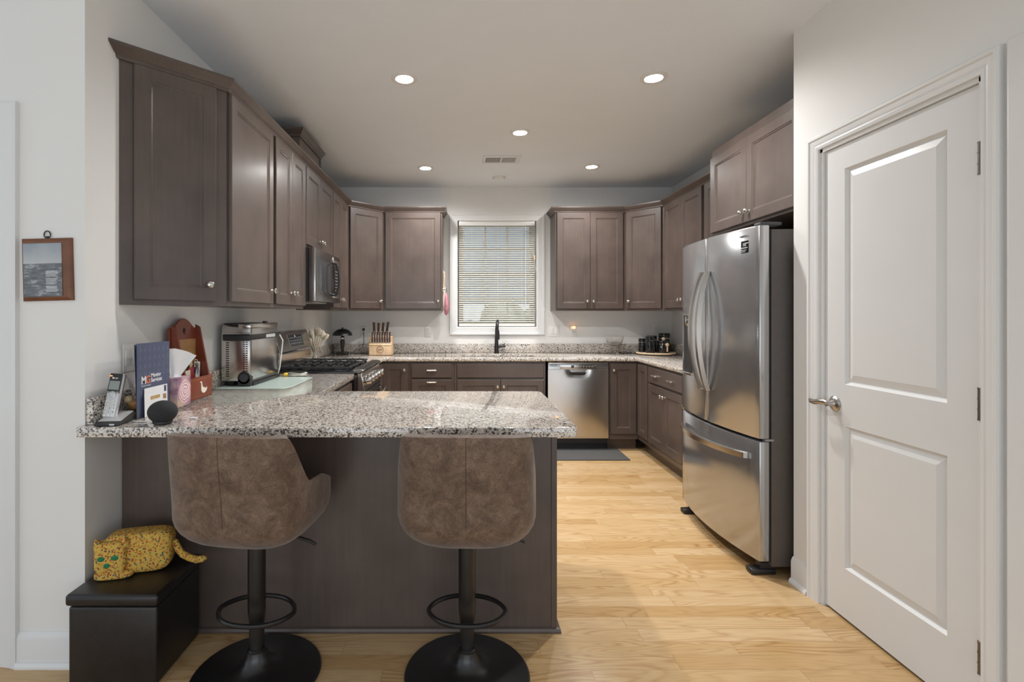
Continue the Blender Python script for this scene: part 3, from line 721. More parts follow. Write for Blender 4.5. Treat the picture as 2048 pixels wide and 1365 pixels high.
# grates: three, each its own part
for gi in range(3):
    y0 = ry0+.035+gi*.232; y1 = y0+.224; gx0_, gx1_ = -1.29, -.81; zg = .957
    b = MB()
    for y in (y0, y1): b.box(gx0_, gx1_, y-.006, y+.006, zg-.012, zg)
    for x in (gx0_, (gx0_+gx1_)/2, gx1_): b.box(x-.006, x+.006, y0, y1, zg-.0119, zg-.0001)
    for k in range(1, 8):
        x = gx0_+(gx1_-gx0_)*k/8
        if k != 4:
            b.box(x-.005, x+.005, y0, y0+.075, zg-.010, zg+.006, .002, 1); b.box(x-.005, x+.005, y1-.075, y1, zg-.010, zg+.006, .002, 1)
    for x in (gx0_+.01, gx1_-.01, (gx0_+gx1_)/2):
        for y in (y0+.004, y1-.004): b.box(x-.007, x+.007, y-.007, y+.007, .929, zg-.005)
    t.part('grate', b, 'cast_iron', smooth=0)
for x, y in ((-.93, 3.77), (-1.17, 3.77), (-1.05, 4.0), (-.93, 4.24), (-1.17, 4.24)):
    t.part('burner', MB().lathe([(.045, 0), (.045, .008), (.032, .012), (.032, .02), (0, .021)], (x, y, .931), n=20), 'cast_iron')
# ------------------------------------------------------------------ microwave
t = Thing('microwave', 'stainless over-the-range microwave under the short cabinet on the left wall', 'microwave', (-1.2, 4.0, 1.42))
mx, mz0, mz1 = -1.045, 1.424, 1.812
t.part('body', MB().box(XL+.002, mx-.05, ry0+.004, ry1-.004, mz0, mz1), 'black_plastic', smooth=0)
dr = t.part('door', MB().box(mx-.049, mx, ry0+.004, ry1-.004, mz0+.004, mz1, .006), 'steel_dark')
t.part('window', MB().box(mx-.002, mx+.002, ry0+.10, 4.11, 1.495, 1.735, .001), 'display_glass', dr)
t.part('side_trim', MB().box(mx-.02, mx+.003, ry0+.002, ry0+.03, mz0+.004, mz1, .004), 'steel', dr)
cp = t.part('control_panel', MB().box(mx-.002, mx+.003, 4.145, 4.355, 1.50, 1.735, .002), 'black_glass', dr)
hp = [(mx, 4.13, 1.485), (mx+.03, 4.13, 1.49), (mx+.045, 4.13, 1.55), (mx+.05, 4.13, 1.615), (mx+.045, 4.13, 1.68), (mx+.03, 4.13, 1.74), (mx, 4.13, 1.745)]
for z0, z1 in ((1.468, 1.50), (1.735, 1.775)): t.part('panel_cap', MB().box(mx-.002, mx+.006, 4.125, 4.36, z0, z1, .003), 'nickel', dr)
t.part('handle', MB().tube(hp, .009, 10), 'black_plastic', dr)
for r in range(7):
    for k in range(3): t.part('key_mark', MB().box(mx+.003, mx+.0035, 4.20+k*.045, 4.222+k*.045, 1.525+r*.026, 1.534+r*.026), 'grey_plastic', cp)
t.part('round_badge', MB().cyl((mx-.001, 4.13, 1.783), (mx+.002, 4.13, 1.783), .013, 16), 'white_plastic', dr)
t.part('grease_filter', MB().box(XL+.12, mx-.10, ry0+.06, ry1-.06, mz0-.006, mz0+.002), 'steel', smooth=0)
t.part('bottom_light', MB().box(mx-.09, mx-.055, ry0+.25, ry1-.25, mz0-.003, mz0+.002), 'white_plastic', smooth=0)

# ------------------------------------------------------------------ refrigerator
t = Thing('refrigerator', 'stainless french-door refrigerator with bowed doors beside the white pantry door', 'refrigerator', (1.9, 3.03, 0))
ry0, ry1, FX = 2.580, 3.484, 1.506
t.part('body', MB().box(FX+.062, XR-.03, ry0+.004, ry1-.004, .05, 1.765, .004), 'fridge_side')
t.part('gasket', MB().box(FX+.050, FX+.062, ry0+.014, ry1-.014, .07, 1.755), 'slot_dark', smooth=0)
def front(y): return FX-.052*(1-((2*(y-ry0)/(ry1-ry0))-1)**2)
def dpoly(a, c, n=14):
    pts = [(front(a+(c-a)*k/n), a+(c-a)*k/n) for k in range(n+1)]
    return [(FX+.05, a)]+pts+[(FX+.05, c)]
ym = (ry0+ry1)/2; zs = .70
nd = t.part('near_door', MB().prism(dpoly(ry0, ym-.003), zs, 1.785, .005, 2), 'steel_fridge', smooth=30)
fd = t.part('far_door', MB().prism(dpoly(ym+.003, ry1), zs, 1.785, .005, 2), 'steel_fridge', smooth=30)
fz = t.part('freezer_drawer', MB().prism(dpoly(ry0, ry1, 26), .078, zs-.014, .005, 2), 'steel_fridge', smooth=30)
for sgn, y, par in ((-1, ym-.035, nd), (1, ym+.035, fd)):
    P = []; x0 = front(y)
    for k in range(15):
        u = k/14; P.append((x0-.012-.062*math.sin(PI*u)**.8, y+sgn*.012*math.sin(PI*u), .885+.70*u))
    b = MB()
    for u0 in range(14):
        pass
    pts = P
    rings = []
    for p in pts: rings.append([b.bm.verts.new((p[0]+dx, p[1]+dyy, p[2])) for dx, dyy in ((-.013, -.012), (.011, -.015), (.011, .015), (-.013, .012))])
    for a_, c_ in zip(rings, rings[1:]):
        for q in range(4): b.bm.faces.new((a_[q], a_[(q+1) % 4], c_[(q+1) % 4], c_[q]))
    b.bm.faces.new(rings[0]); b.bm.faces.new(rings[-1])
    t.part('handle', b, 'nickel_dull', par, smooth=40)
b = MB(); rings = []
for k in range(19):
    u = k/18; y = ry0+.075+(ry1-ry0-.15)*u; x = front(y)-.014-.042*math.sin(PI*u)**.6
    rings.append([b.bm.verts.new((x+dx, y, .598+dz)) for dx, dz in ((-.012, -.014), (.010, -.016), (.010, .016), (-.012, .014))])
for a_, c_ in zip(rings, rings[1:]):
    for q in range(4): b.bm.faces.new((a_[q], a_[(q+1) % 4], c_[(q+1) % 4], c_[q]))
b.bm.faces.new(rings[0]); b.bm.faces.new(rings[-1])
t.part('handle', b, 'nickel', fz, smooth=40)
def curved_patch(y0, y1, z0, z1, off, n=6):
    b = MB()
    V = b.grid(lambda i, j: (front(y0+(y1-y0)*i/n)-off, y0+(y1-y0)*i/n, (z0, z1)[j]), n+1, 2)
    R = bmesh.ops.solidify(b.bm, geom=b.bm.faces[:], thickness=.0012)
    return b
dc = t.part('dispenser_recess', curved_patch(3.245, 3.435, .955, 1.325, .002), 'dark_grey_plastic', fd, smooth=0)
t.part('dispenser_tray', MB().box(front(3.34)-.018, front(3.34)+.02, 3.25, 3.43, .94, .958, .003), 'nickel', fd)
t.part('nozzle', MB().lathe([(.038, 0), (.040, .02), (.034, .055), (.02, .07), (0, .072)], (front(3.34)+.022, 3.335, 1.318), (0, 0, -1), 20), 'nickel', fd)
sk = t.part('warranty_sticker', curved_patch(2.652, 2.706, 1.655, 1.718, .0005), 'black_plastic', nd, label='black warranty sticker')
xs_ = front(2.68)-.0025
def ftxt(name, body, yl, z, size, mat): t.text(name, body, (front(yl)-.0034, yl, z), (front(yl-.04)-front(yl), -.04, 0), (0, 0, 1), size, mat, nd)
ftxt('sticker_text', '10', 2.692, 1.690, .026, 'white_paper')
ftxt('sticker_text', 'YEAR', 2.666, 1.702, .008, 'white_paper')
ftxt('sticker_text', 'WARRANTY', 2.702, 1.678, .0085, 'white_paper')
ftxt('sticker_text', 'digital inverter', 2.702, 1.668, .0065, 'white_paper')
ftxt('sticker_text', 'compressor', 2.702, 1.660, .0065, 'white_paper')
ftxt('brand_lettering', 'SAMSUNG', 2.722, 1.738, .015, 'steel_dark')
for y in (ry0+.03, ry1-.05):
    t.part('hinge_cover', MB().box(FX+.01, FX+.12, y-.02, y+.04, 1.786, 1.803, .004), 'dark_grey_plastic')
t.part('mid_hinge', MB().box(FX+.03, FX+.075, ry0+.002, ry0+.03, zs-.013, zs-.002, .002), 'grey_plastic')
for y in (ry0+.05, ry1-.06):
    t.part('foot', MB().box(FX-.03, FX+.10, y-.03, y+.03, .002, .03, .008).box(FX+.02, FX+.09, y-.02, y+.02, .03, .06), 'black_plastic')
t.part('rear_foot', MB().box(XR-.20, XR-.10, ry0+.05, ry1-.05, .001, .05), 'black_plastic', smooth=0)

# ------------------------------------------------------------------ ceiling fixtures
for lab, x, y in (('recessed ceiling light nearest the camera on the left', -.342, 3.03), ('recessed ceiling light nearest the camera on the right', 1.135, 3.02), ('recessed ceiling light in the middle of the kitchen ceiling', .447, 3.925),
                  ('recessed ceiling light far left near the back wall', -.349, 4.875), ('recessed ceiling light far right near the back wall', 1.228, 4.83)):
    t = Thing('ceiling_light', lab, 'light', (x, y, ZC), group='recessed ceiling lights')
    t.part('trim_ring', MB().lathe([(.052, -.0005), (.078, -.0005), (.079, -.004), (.060, -.008), (.052, -.006), (.052, -.0005)], (x, y, ZC), n=32, cap=False), 'trim_white')
    t.part('diffuser', MB().lathe([(0, -.004), (.052, -.005)], (x, y, ZC), n=32, cap=False), 'lamp_white')
    sd = bpy.data.lights.new('can_beam', 'SPOT'); sd.energy = CAN_WATTS; sd.color = (1.0, .99, .98); sd.spot_size = math.radians(166); sd.spot_blend = 1.0; sd.shadow_soft_size = .05
    so = bpy.data.objects.new('can_beam', sd); COL.objects.link(so); so.parent = t.o; so.location = (0, 0, -.012)
t = Thing('ceiling_vent', 'white louvred air vent in the ceiling above the sink', 'vent', (.355, 4.62, ZC))
vx0, vx1, vy0, vy1 = .185, .525, 4.50, 4.72
t.part('frame', MB().box(vx0, vx1, vy0, vy1, ZC-.006, ZC-.0005, .003), 'trim_white')
for a, c, mt in ((vx0+.03, .345, 'slot_dark'), (.362, vx1-.04, 'dark_grey_plastic')):
    t.part('grille_opening', MB().box(a, c, vy0+.04, vy1-.04, ZC-.0072, ZC-.004), mt, smooth=0)
b = MB()
for k in range(24):
    x = vx0+.037+k*.0112
    if abs(x-.353) > .012: b.box(x, x+.0045, vy0+.04, vy1-.04, ZC-.010, ZC-.005)
t.part('louvers', b, 'trim_white', smooth=0)
single('smoke_detector', 'round white smoke detector on the ceiling near the back wall', 'smoke detector', MB().lathe([(.066, -.0005), (.066, -.012), (.058, -.026), (.03, -.030), (0, -.030)], (.375, 5.20, ZC), n=32), 'white_plastic', loc=(.375, 5.2, ZC))

# ------------------------------------------------------------------ outlets and switches
def plate_at(name, label, cat, rot, org, w, h, kind, group=None):
    """local: x right, z up, faces -y"""
    t = Thing(name, label, cat, org, rot, group, world=False)
    t.part('cover_plate', MB().box(-w/2, w/2, -.006, -.0005, -h/2, h/2, .003), 'white_plastic')
    if kind == 'outlet':
        for z in (-.021, .021):
            o = t.part('socket', MB().box(-.017, .017, -.008, -.005, z-.014, z+.014, .003), 'white_plastic')
            for x in (-.006, .006): t.part('slot', MB().box(x-.001, x+.001, -.0086, -.0078, z-.002, z+.007), 'slot_dark', o, smooth=0)
    else:
        for k in range(kind):
            x = (k-(kind-1)/2)*.046
            t.part('rocker', MB().box(x-.016, x+.016, -.0095, -.005, -.033, .033, .002), 'white_plastic')
    return t
GO = 'white outlet plates'
YO = YB-.0005
plate_at('wall_outlet', 'white wall outlet between the knife block and the window', 'outlet', 0, (-.375, YO, 1.147), .072, .116, 'outlet', GO)
plate_at('wall_outlet', 'white wall outlet behind the mushroom lamp with a black plug in it', 'outlet', 0, (-1.08, YO, 1.147), .072, .116, 'outlet', GO)
plate_at('wall_outlet', 'white wall outlet with a glowing night light plugged in', 'outlet', 0, (1.227, YO, 1.15), .075, .116, 'outlet', GO)
plate_at('wall_outlet', 'white wall outlet above the black canisters', 'outlet', 0, (2.135, YO, 1.165), .075, .116, 'outlet', GO)
plate_at('light_switch', 'white double rocker switch right of the window', 'switch', 0, (1.013, YO, 1.147), .116, .116, 2)
plate_at('light_switch', 'white rocker switch on the left wall behind the blue brochure', 'switch', PI/2, (XL+.0005, 2.195, 1.145), .10, .118, 2)
t = Thing('night_light', 'small night light glowing orange in the outlet right of the window', 'night light', (1.227, YO-.009, 1.17))
t.part('plug_body', MB().box(1.212, 1.242, YO-.034, YO-.009, 1.15, 1.18, .005), 'white_plastic')
t.part('bulb', MB().sphere((1.227, YO-.024, 1.190), .014, 14), 'night_glow')

exec_small = True
# ------------------------------------------------------------------ bar stools
def stool(label, loc, rot):
    t = Thing('bar_stool', label, 'stool', loc, rot, 'brown swivel bar stools', world=False)
    t.part('base', MB().lathe([(0, .0005), (.228, .0005), (.231, .006), (.226, .012), (.16, .020), (.10, .028), (.07, .038), (.048, .055), (.038, .08), (.035, .095), (0, .096)], n=56), 'black_metal')
    t.part('gas_column', MB().lathe([(.0265, .09), (.0265, .20), (.028, .202), (.0315, .245), (.0315, .52), (0, .52)], n=28), 'black_metal')
    t.part('collar', MB().lathe([(.034, .085), (.034, .098), (.028, .103), (.028, .085)], n=28, cap=False), 'black_metal')
    P = []
    for k in range(36):
        a = 2*PI*k/36
        P.append((.142*math.copysign(abs(math.cos(a))**.85, math.cos(a)), .100*math.copysign(abs(math.sin(a))**1.25, math.sin(a)), .238))
    t.part('footrest', MB().tube(P, .0085, 10, closed=True), 'black_metal')
    t.part('lever', MB().tube([(.03, .01, .522), (.10, .02, .520), (.19, .03, .492), (.215, .032, .478)], .006, 10), 'black_metal')
    # bucket shell, facing +y; th=0 is the back
    def sm(e0, e1, x):
        u = min(1, max(0, (x-e0)/(e1-e0))); return u*u*(3-2*u)
    NU, NV = 96, 22
    def top(th):
        d = abs(math.degrees(th))
        return .928+.006*math.cos(th*2)-.185*sm(50, 86, d)-.05*sm(86, 125, d)-.045*sm(125, 155, d)
    def fn(i, j, off=0.0):
        th = -PI+2*PI*i/NU
        e = 2/3.6
        ux = math.copysign(abs(math.sin(th))**e, math.sin(th)); uy = -math.copysign(abs(math.cos(th))**e, math.cos(th))
        zt = top(th)-off*.3
        v = j/(NV-1)
        if v < .4:
            q = v/.4; a = q*PI/2; rr = .10+.90*math.sin(a)**.85; z = .508+off+(.13)*(1-math.cos(a)); rz = z
        else:
            q = (v-.4)/.6; rr = 1.0; z = .638+off+(zt-.638-off)*q
        k = sm(.62, .92, z)
        wx = .246-off-.003*k
        wy = .218-off
        x = ux*wx*rr; y = uy*wy*rr*(1.0 if uy < 0 else .97)
        d = abs(math.degrees(th))
        y -= .028*k*sm(100, 40, d)
        return (x, y+.0, z)
    b = MB()
    Vo = b.grid(lambda i, j: fn(i, j), NU, NV, True)
    Vi = b.grid(lambda i, j: fn(i, j, .032), NU, NV, True)
    for i in range(NU):
        k = (i+1) % NU
        # rounded rim
        p0, p1 = Vo[-1][i].co, Vi[-1][i].co
    rim = [b.bm.verts.new((Vo[-1][i].co+Vi[-1][i].co)/2+Vector((0, 0, .012))) for i in range(NU)]
    for i in range(NU):
        k = (i+1) % NU
        b.bm.faces.new((Vo[-1][i], Vo[-1][k], rim[k], rim[i])); b.bm.faces.new((rim[i], rim[k], Vi[-1][k], Vi[-1][i]))
    b.bm.faces.new(Vo[0]); b.bm.faces.new(Vi[0])
    sh = t.part('bucket_seat', b, 'suede', smooth=60)
    # stitched seam down the back and piping on the rim
    pts = [Vector(fn(NU//2, j))+Vector((0, -.0003, 0)) for j in range(8, NV)]
    t.part('back_seam', MB().tube(pts, .0009, 6), 'suede_seam', sh)
    t.part('seat_cushion', MB().box(-.17, .17, -.16, .214, .60, .675, .03, 4), 'cognac')
    t.part('swivel_plate', MB().box(-.07, .07, -.07, .07, .502, .52, .004), 'black_metal')
stool('brown suede bar stool on the left, beside the black ottoman', (-.758, 1.884, 0), math.radians(-7))
stool('brown suede bar stool at the right end of the peninsula, near the open floor', (.0186, 1.884, 0), math.radians(-1.5))

# ------------------------------------------------------------------ ottoman and cat pillow
t = Thing('storage_ottoman', 'black leather storage cube with hinged lid on the floor left of the stools', 'ottoman', (-1.25, 1.98, 0))
b = MB().box(-1.410, -1.092, 1.824, 2.118, .001, .284, .010, 3)
t.part('box', b, 'black_leather')
b = MB().box(-1.418, -1.084, 1.815, 2.120, .287, .330, .013, 3)
for v in b.bm.verts:
    if v.co.z > .32:
        v.co.z += .012*max(0, 1-((v.co.x+1.25)/.17)**2)*max(0, 1-((v.co.y-1.968)/.155)**2)
lid = t.part('lid', b, 'black_leather')
t.part('stitching', MB().tube([(-1.404, 1.8155, .316), (-1.098, 1.8155, .316)], .0013, 6), 'dark_grey_plastic', lid)
LT = .3305
t = Thing('cat_pillow', 'yellow calico cat-shaped pillow with green eyes lying on the black ottoman', 'pillow', (-1.275, 2.000, LT), math.radians(14), world=False)
t.o.scale = (.9, .9, .96)
def soft(cx, cy, cz, hx, hy, hz, n=4, e=.30, bulge=0.0, lean=0.0, nose=0.0):
    b = MB()
    def fn(i, j):
        ph = -PI/2+PI*j/20; th = 2*PI*i/40
        def s(v): return math.copysign(abs(v)**e, v)
        x = s(math.cos(ph))*s(math.cos(th))*hx; y = s(math.cos(ph))*s(math.sin(th))*hy; z = s(math.sin(ph))*hz
        return (cx+x+lean*z, cy+y*(1+bulge*math.cos(PI*x/hx/2)), cz+z*(1+bulge*math.cos(PI*x/hx/2)))
    b.grid(fn, 40, 21, True)
    bmesh.ops.remove_doubles(b.bm, verts=b.bm.verts[:], dist=.0005)
    return b
t.part('body', soft(.012, .0, .082, .134, .056, .081, e=.40, lean=.06), 'calico', smooth=80)
hd = t.part('head', soft(-.078, -.046, .082, .060, .036, .063, e=.42, lean=-.02), 'calico', smooth=80)
for sx in (-.043, .047):
    t.part('ear', MB().lathe([(.020, 0), (.012, .02), (.003, .036), (0, .038)], (-.078+sx*1.1, -.052, .130), (sx*1.8, -.35, .6), 10), 'calico', hd)
for ex in (-.100, -.050): t.part('eye_patch', MB().sphere((ex-.006, -.0815, .088), .015, 12, (1.0, .2, .7)), 'green_patch', hd)
t.part('nose_patch', MB().sphere((-.085, -.0815, .060), .013, 12, (1, .22, .8)), 'green_patch', hd)
t.part('front_paws', soft(-.066, -.052, .016, .074, .034, .016, e=.6), 'calico', smooth=80)
tp = [(.13, .0, .108), (.150, .0, .098), (.165, -.005, .070), (.185, -.012, .048), (.215, -.02, .034), (.245, -.028, .026), (.268, -.032, .028), (.285, -.034, .036)]
t.part('tail', MB().tube(tp, .014, 12, radii=[.012, .014, .0145, .0145, .0145, .0145, .014, .009]), 'calico', smooth=80)

# ------------------------------------------------------------------ rug
b = MB().box(.42, 1.535, 4.645, 5.048, .0006, .010, .004)
single('floor_mat', 'dark grey woven kitchen mat on the floor in front of the dishwasher', 'mat', b, 'rug_grey', loc=(1.0, 4.85, 0))

# ------------------------------------------------------------------ plaque on the left wall end
t = Thing('wall_plaque', 'wooden plaque with a grey seascape print hanging by a ring on the left wall', 'plaque', (-1.562, YW-.0005, 1.383), 0, world=False)
t.o.rotation_euler = (0, math.radians(-1.5), 0)
PW, PH = .188, .236
b = MB().nest(-PW/2, PW/2, 0, PH, [(0, 0), (0, -.008), (.004, -.012), (.012, -.016), (.016, -.016)])
bd = t.part('board', b, 'oak_frame', smooth=20)
pr = MB().box(-.082, .062, -.0185, -.0155, .016, .216)
pro = t.part('print', pr, 'seascape', smooth=0)
for v in pro.data.vertices: v.co.z -= .104
pro.location = (0, 0, .104)
for k in range(17):
    if k % 6 != 5: t.part('text_line', MB().box(.002, .002+.048-random.random()*.012, -.0192, -.0184, .112-k*.0048-.0016, .112-k*.0048), 'white_paper', pro if False else bd, smooth=0)
t.part('hanging_ring', MB().tube([(-.012*math.cos(a), -.005, PH+.014+.014*math.sin(a)) for a in [PI*k/12 for k in range(13)]]+[(.011, -.005, PH+.006), (-.011, -.005, PH+.006)], .0022, 8, closed=True).box(-.006, .006, -.010, -.002, PH-.006, PH+.008, .002), 'black_metal')

# ------------------------------------------------------------------ things on the breakfast bar
Z = CT1+.0008
# cordless phone
t = Thing('phone_cradle', 'black charging cradle holding the cordless phone at the left end of the bar', 'phone base', (-1.338, 1.962, Z), math.radians(6), world=False)
t.part('base', MB().prism([(-.055, .0), (.050, 0), (.062, .018), (.062, .036), (-.045, .010), (-.055, .010)], -.043, .043, .004, 2, axis='x'), 'black_plastic')
tr = t.part('silver_tray', MB().prism([(-.030, .0145), (.058, .0358), (.058, .0378), (-.030, .0165)], -.040, .040, axis='x'), 'silver_plastic', smooth=0)
t.part('key', MB().box(.012, .030, -.0572, -.0545, .003, .009, .001), 'silver_plastic')
t.part('power_cord', MB().tube([(.02, .062, .012), (.03, .08, .006), (.035, .09, .004), (.04, .10, .003)], .0018, 6), 'dark_grey_plastic')
t = Thing('cordless_handset', 'silver and black cordless phone handset standing in its cradle', 'phone', (-1.362, 1.957, Z+.0215), math.radians(4), world=False)
tl = Matrix.Translation((0, .004, 0)) @ Matrix.Rotation(math.radians(-13), 4, 'X') @ Matrix.Rotation(math.radians(4), 4, 'Y')
def hs(mb): return mb.xform(tl)
t.part('shell', hs(MB().box(-.0245, .0245, 0, .022, .0, .172, .006, 3)), 'silver_plastic')
t.part('back_shell', hs(MB().box(-.0238, .0238, .014, .027, .003, .171, .006, 3)), 'black_plastic')
f = t.part('screen_bezel', hs(MB().box(-.0235, .0235, -.0012, .004, .094, .171, .003, 2)), 'black_plastic')
t.part('screen', hs(MB().box(-.019, .019, -.0020, -.0008, .108, .142)), 'lcd', f, smooth=0)
t.text('maker_text', 'at&t', tl @ Vector((-.005, -.0016, .150)), tl.to_3x3() @ Vector((1,0,0)), tl.to_3x3() @ Vector((0,0,1)), .0085, 'white_plastic', f)
t.part('globe_mark', hs(MB().cyl((-.009, -.0008, .153), (-.009, -.0022, .153), .0038, 14)), 'white_plastic', f)
t.part('indicator', hs(MB().box(-.0235, -.014, -.002, 0, .159, .1625)), 'led_red', f, smooth=0)
t.part('nav_pad', hs(MB().lathe([(.013, 0), (.013, .003), (.009, .004), (.008, .003), (0, .003)], (0, 0, .089), (0, -1, 0), 24)), 'silver_plastic')
for sx in (-1, 1): t.part('soft_key', hs(MB().box(sx*.0165-.005, sx*.0165+.005, -.002, .001, .094, .101, .001)), 'grey_plastic')
for r, rowk in enumerate((('1', '2', '3'), ('4', '5', '6'), ('7', '8', '9'), ('*', '0', '#'), ('', '', ''))):
    for c_, ch in enumerate(rowk):
        x = (c_-1)*.0145; z = .064-r*.0135
        kq = t.part('key', hs(MB().box(x-.006, x+.006, -.0018, .001, z-.0045, z+.0045, .001)), 'white_plastic')
        if ch: t.text('key_digit', ch, tl @ Vector((x, -.0021, z-.0032)), tl.to_3x3() @ Vector((1,0,0)), tl.to_3x3() @ Vector((0,0,1)), .009, 'black_plastic', kq, .0002, 'CENTER')
# smart speaker
t = Thing('smart_speaker', 'round charcoal fabric smart speaker on the bar in front of the envelopes', 'speaker', (-1.149, 1.958, Z))
pf = [(0, .0005), (.030, .0005), (.034, .002), (.036, .004)]; pf2 = [(.036, .004)]
for k in range(0, 21):
    a = math.radians(-54+144*k/20); pf2.append((.052*math.cos(a), .046+.043*math.sin(a)))
pf2[-1] = (0, .090)
pf2[0] = (.031, .010)
t.part('fabric_dome', MB().lathe(pf2, (-1.149, 1.958, Z), n=48), 'fabric_black')
t.part('base_ring', MB().lathe([(0, .0005), (.030, .0005), (.034, .004), (.0345, .012), (0, .012)], (-1.149, 1.958, Z), n=40), 'black_plastic')
single('charging_cable', 'thin white cable lying on the bar behind the round speaker', 'cable', MB().tube([(-1.195, 1.985, Z+.003), (-1.24, 1.98, Z+.003), (-1.275, 1.985, Z+.003), (-1.285, 1.992, Z+.003)], .0022, 8), 'white_plastic', loc=(-1.2, 2.0, Z))
# brochure (leaning tri-fold) : left edge near, right edge farther
ang = math.radians(90)
BX, BY = -1.300, 2.040
t = Thing('moving_brochure', 'tall blue moving company folder standing on the bar behind the speaker', 'brochure', (BX, BY, Z), ang, world=False)
BW, BH = .226, .302
tl = Matrix.Identity(4)
fr_ = t.part('front_panel', MB().box(0, BW, 0, .0016, .001, BH).xform(tl), 'blue_card', smooth=0)
t.part('back_panel', MB().box(.004, BW-.004, .003, .0042, .001, BH-.004).xform(Matrix.Rotation(math.radians(-2), 4, 'X')), 'blue_card', smooth=0)
b = MB()
for r in range(5):
    for k in range(7):
        x = .005+k*.0315; z = BH-.036-r*.034
        b.prism([(x, z), (x+.029, z), (x+.0145, z+.029)], -.0004, .0, axis='y')
t.part('triangle_pattern', b.xform(tl), 'blue_card_light', fr_, smooth=0)
X3 = Vector((1, 0, 0)); U3 = tl.to_3x3() @ Vector((0, 0, 1))
def bt(body, x, z, s, m, bold=0.0): t.text('printed_text', body, tl @ Vector((x, -.0006, z)), X3, U3, s, m, fr_, .0002, bold=bold)
bt('M', .026, .136, .043, 'white_paper', .0011); bt('G', .056, .136, .043, 'orange_mark', .0011)
bt('Moving', .091, .157, .0235, 'white_paper', .0005); bt('Services', .091, .137, .0235, 'white_paper', .0005)
bt('MY GUYS MOVING', .026, .124, .0075, 'white_paper')
pk = t.part('pocket_edge', MB().box(.045, BW-.002, -.0025, -.0008, .002, .105).xform(tl), 'blue_card', fr_, smooth=0)
def flat_card(name, label, cat, loc, rz, w, h, mat, lean=-6, th=.0012, group=None, extras=()):
    t = Thing(name, label, cat, loc, rz, group, world=False)
    m4 = Matrix.Rotation(math.radians(lean), 4, 'X')
    s = t.part('sheet', MB().box(0, w, 0, th, 0, h).xform(m4), mat, smooth=0)
    for nm, x0, x1, z0, z1, mt in extras:
        t.part(nm, MB().box(x0, x1, -.0006, -.0001, z0, z1).xform(m4), mt, s, smooth=0)
    return t
ux, uy = math.cos(ang), math.sin(ang)
def along(d, off): return (BX+ux*d+uy*off, BY+uy*d-ux*off, Z)
flat_card('envelope', 'white envelope with address window and stamp in front of the blue folder', 'envelope', along(.040, .007), ang, .160, .116, 'white_paper', -1, extras=(('address_window', .030, .080, .076, .090, 'tan_paper'), ('stamp', .136, .152, .086, .112, 'blue_card'), ('picture', .110, .150, .055, .076, 'ornament_brown')))
flat_card('envelope', 'white envelope slightly lower and left, in front of the other envelope', 'envelope', along(.030, .013), ang, .128, .098, 'white_paper', -1, extras=(('address_window', .040, .105, .066, .080, 'tan_paper'),))
single('paper_tag', 'tiny white paper tag lying on the bar right of the speaker', 'paper', MB().box(-1.095, -1.070, 2.045, 2.065, Z, Z+.004), 'white_paper', loc=(-1.08, 2.05, Z), smooth=0)
# bird ornament
t = Thing('bird_ornament', 'small brown bird figurine on a mossy base between the phone and the blue folder', 'figurine', (-1.356, 2.105, Z))
t.part('base', MB().lathe([(.030, 0), (.032, .012), (.022, .022), (0, .024)], (-1.356, 2.105, Z), n=18), 'lawn')
t.part('body', MB().sphere((-1.350, 2.105, Z+.048), .026, 18, (1.1, .9, .95)), 'ornament_brown')
t.part('head', MB().sphere((-1.366, 2.090, Z+.070), .017, 16), 'ornament_cream')
t.part('tail', MB().tube([(-1.334, 2.11, Z+.048), (-1.326, 2.12, Z+.052), (-1.322, 2.13, Z+.060)], .008, 8, radii=[.012, .009, .004]), 'ornament_brown')
t.part('beak', MB().lathe([(.004, 0), (0, .010)], (-1.380, 2.083, Z+.069), (-1, -.2, 0), 8), 'ink_brown')
# tissue box
tx, ty = -1.329, 2.334
t = Thing('tissue_box', 'pink rose-printed cube tissue box between the blue folder and the red wooden rack', 'tissue box', (tx, ty, Z))
t.part('carton', MB().box(tx-.058, tx+.058, ty-.056, ty+.056, Z, Z+.134, .002), 'rose_print')
t.part('carton_top', MB().lathe([(.040, .1345), (.042, .1352), (0, .1352)], (tx, ty, Z), n=24), 'white_paper')
b = MB()
def tis(i, j):
    u = i/12; v = j/10
    x = (u-.5)*(.05+.12*v); zz = .134+.132*v-.06*v*max(0, u-.35)
    return (tx+.015+x*.45+.03*v, ty+x*.80+.012*math.sin(u*9+v*2)*(1-v*.3), Z+zz)
b.grid(tis, 13, 11)
t.part('tissue', b, 'tissue', smooth=80)
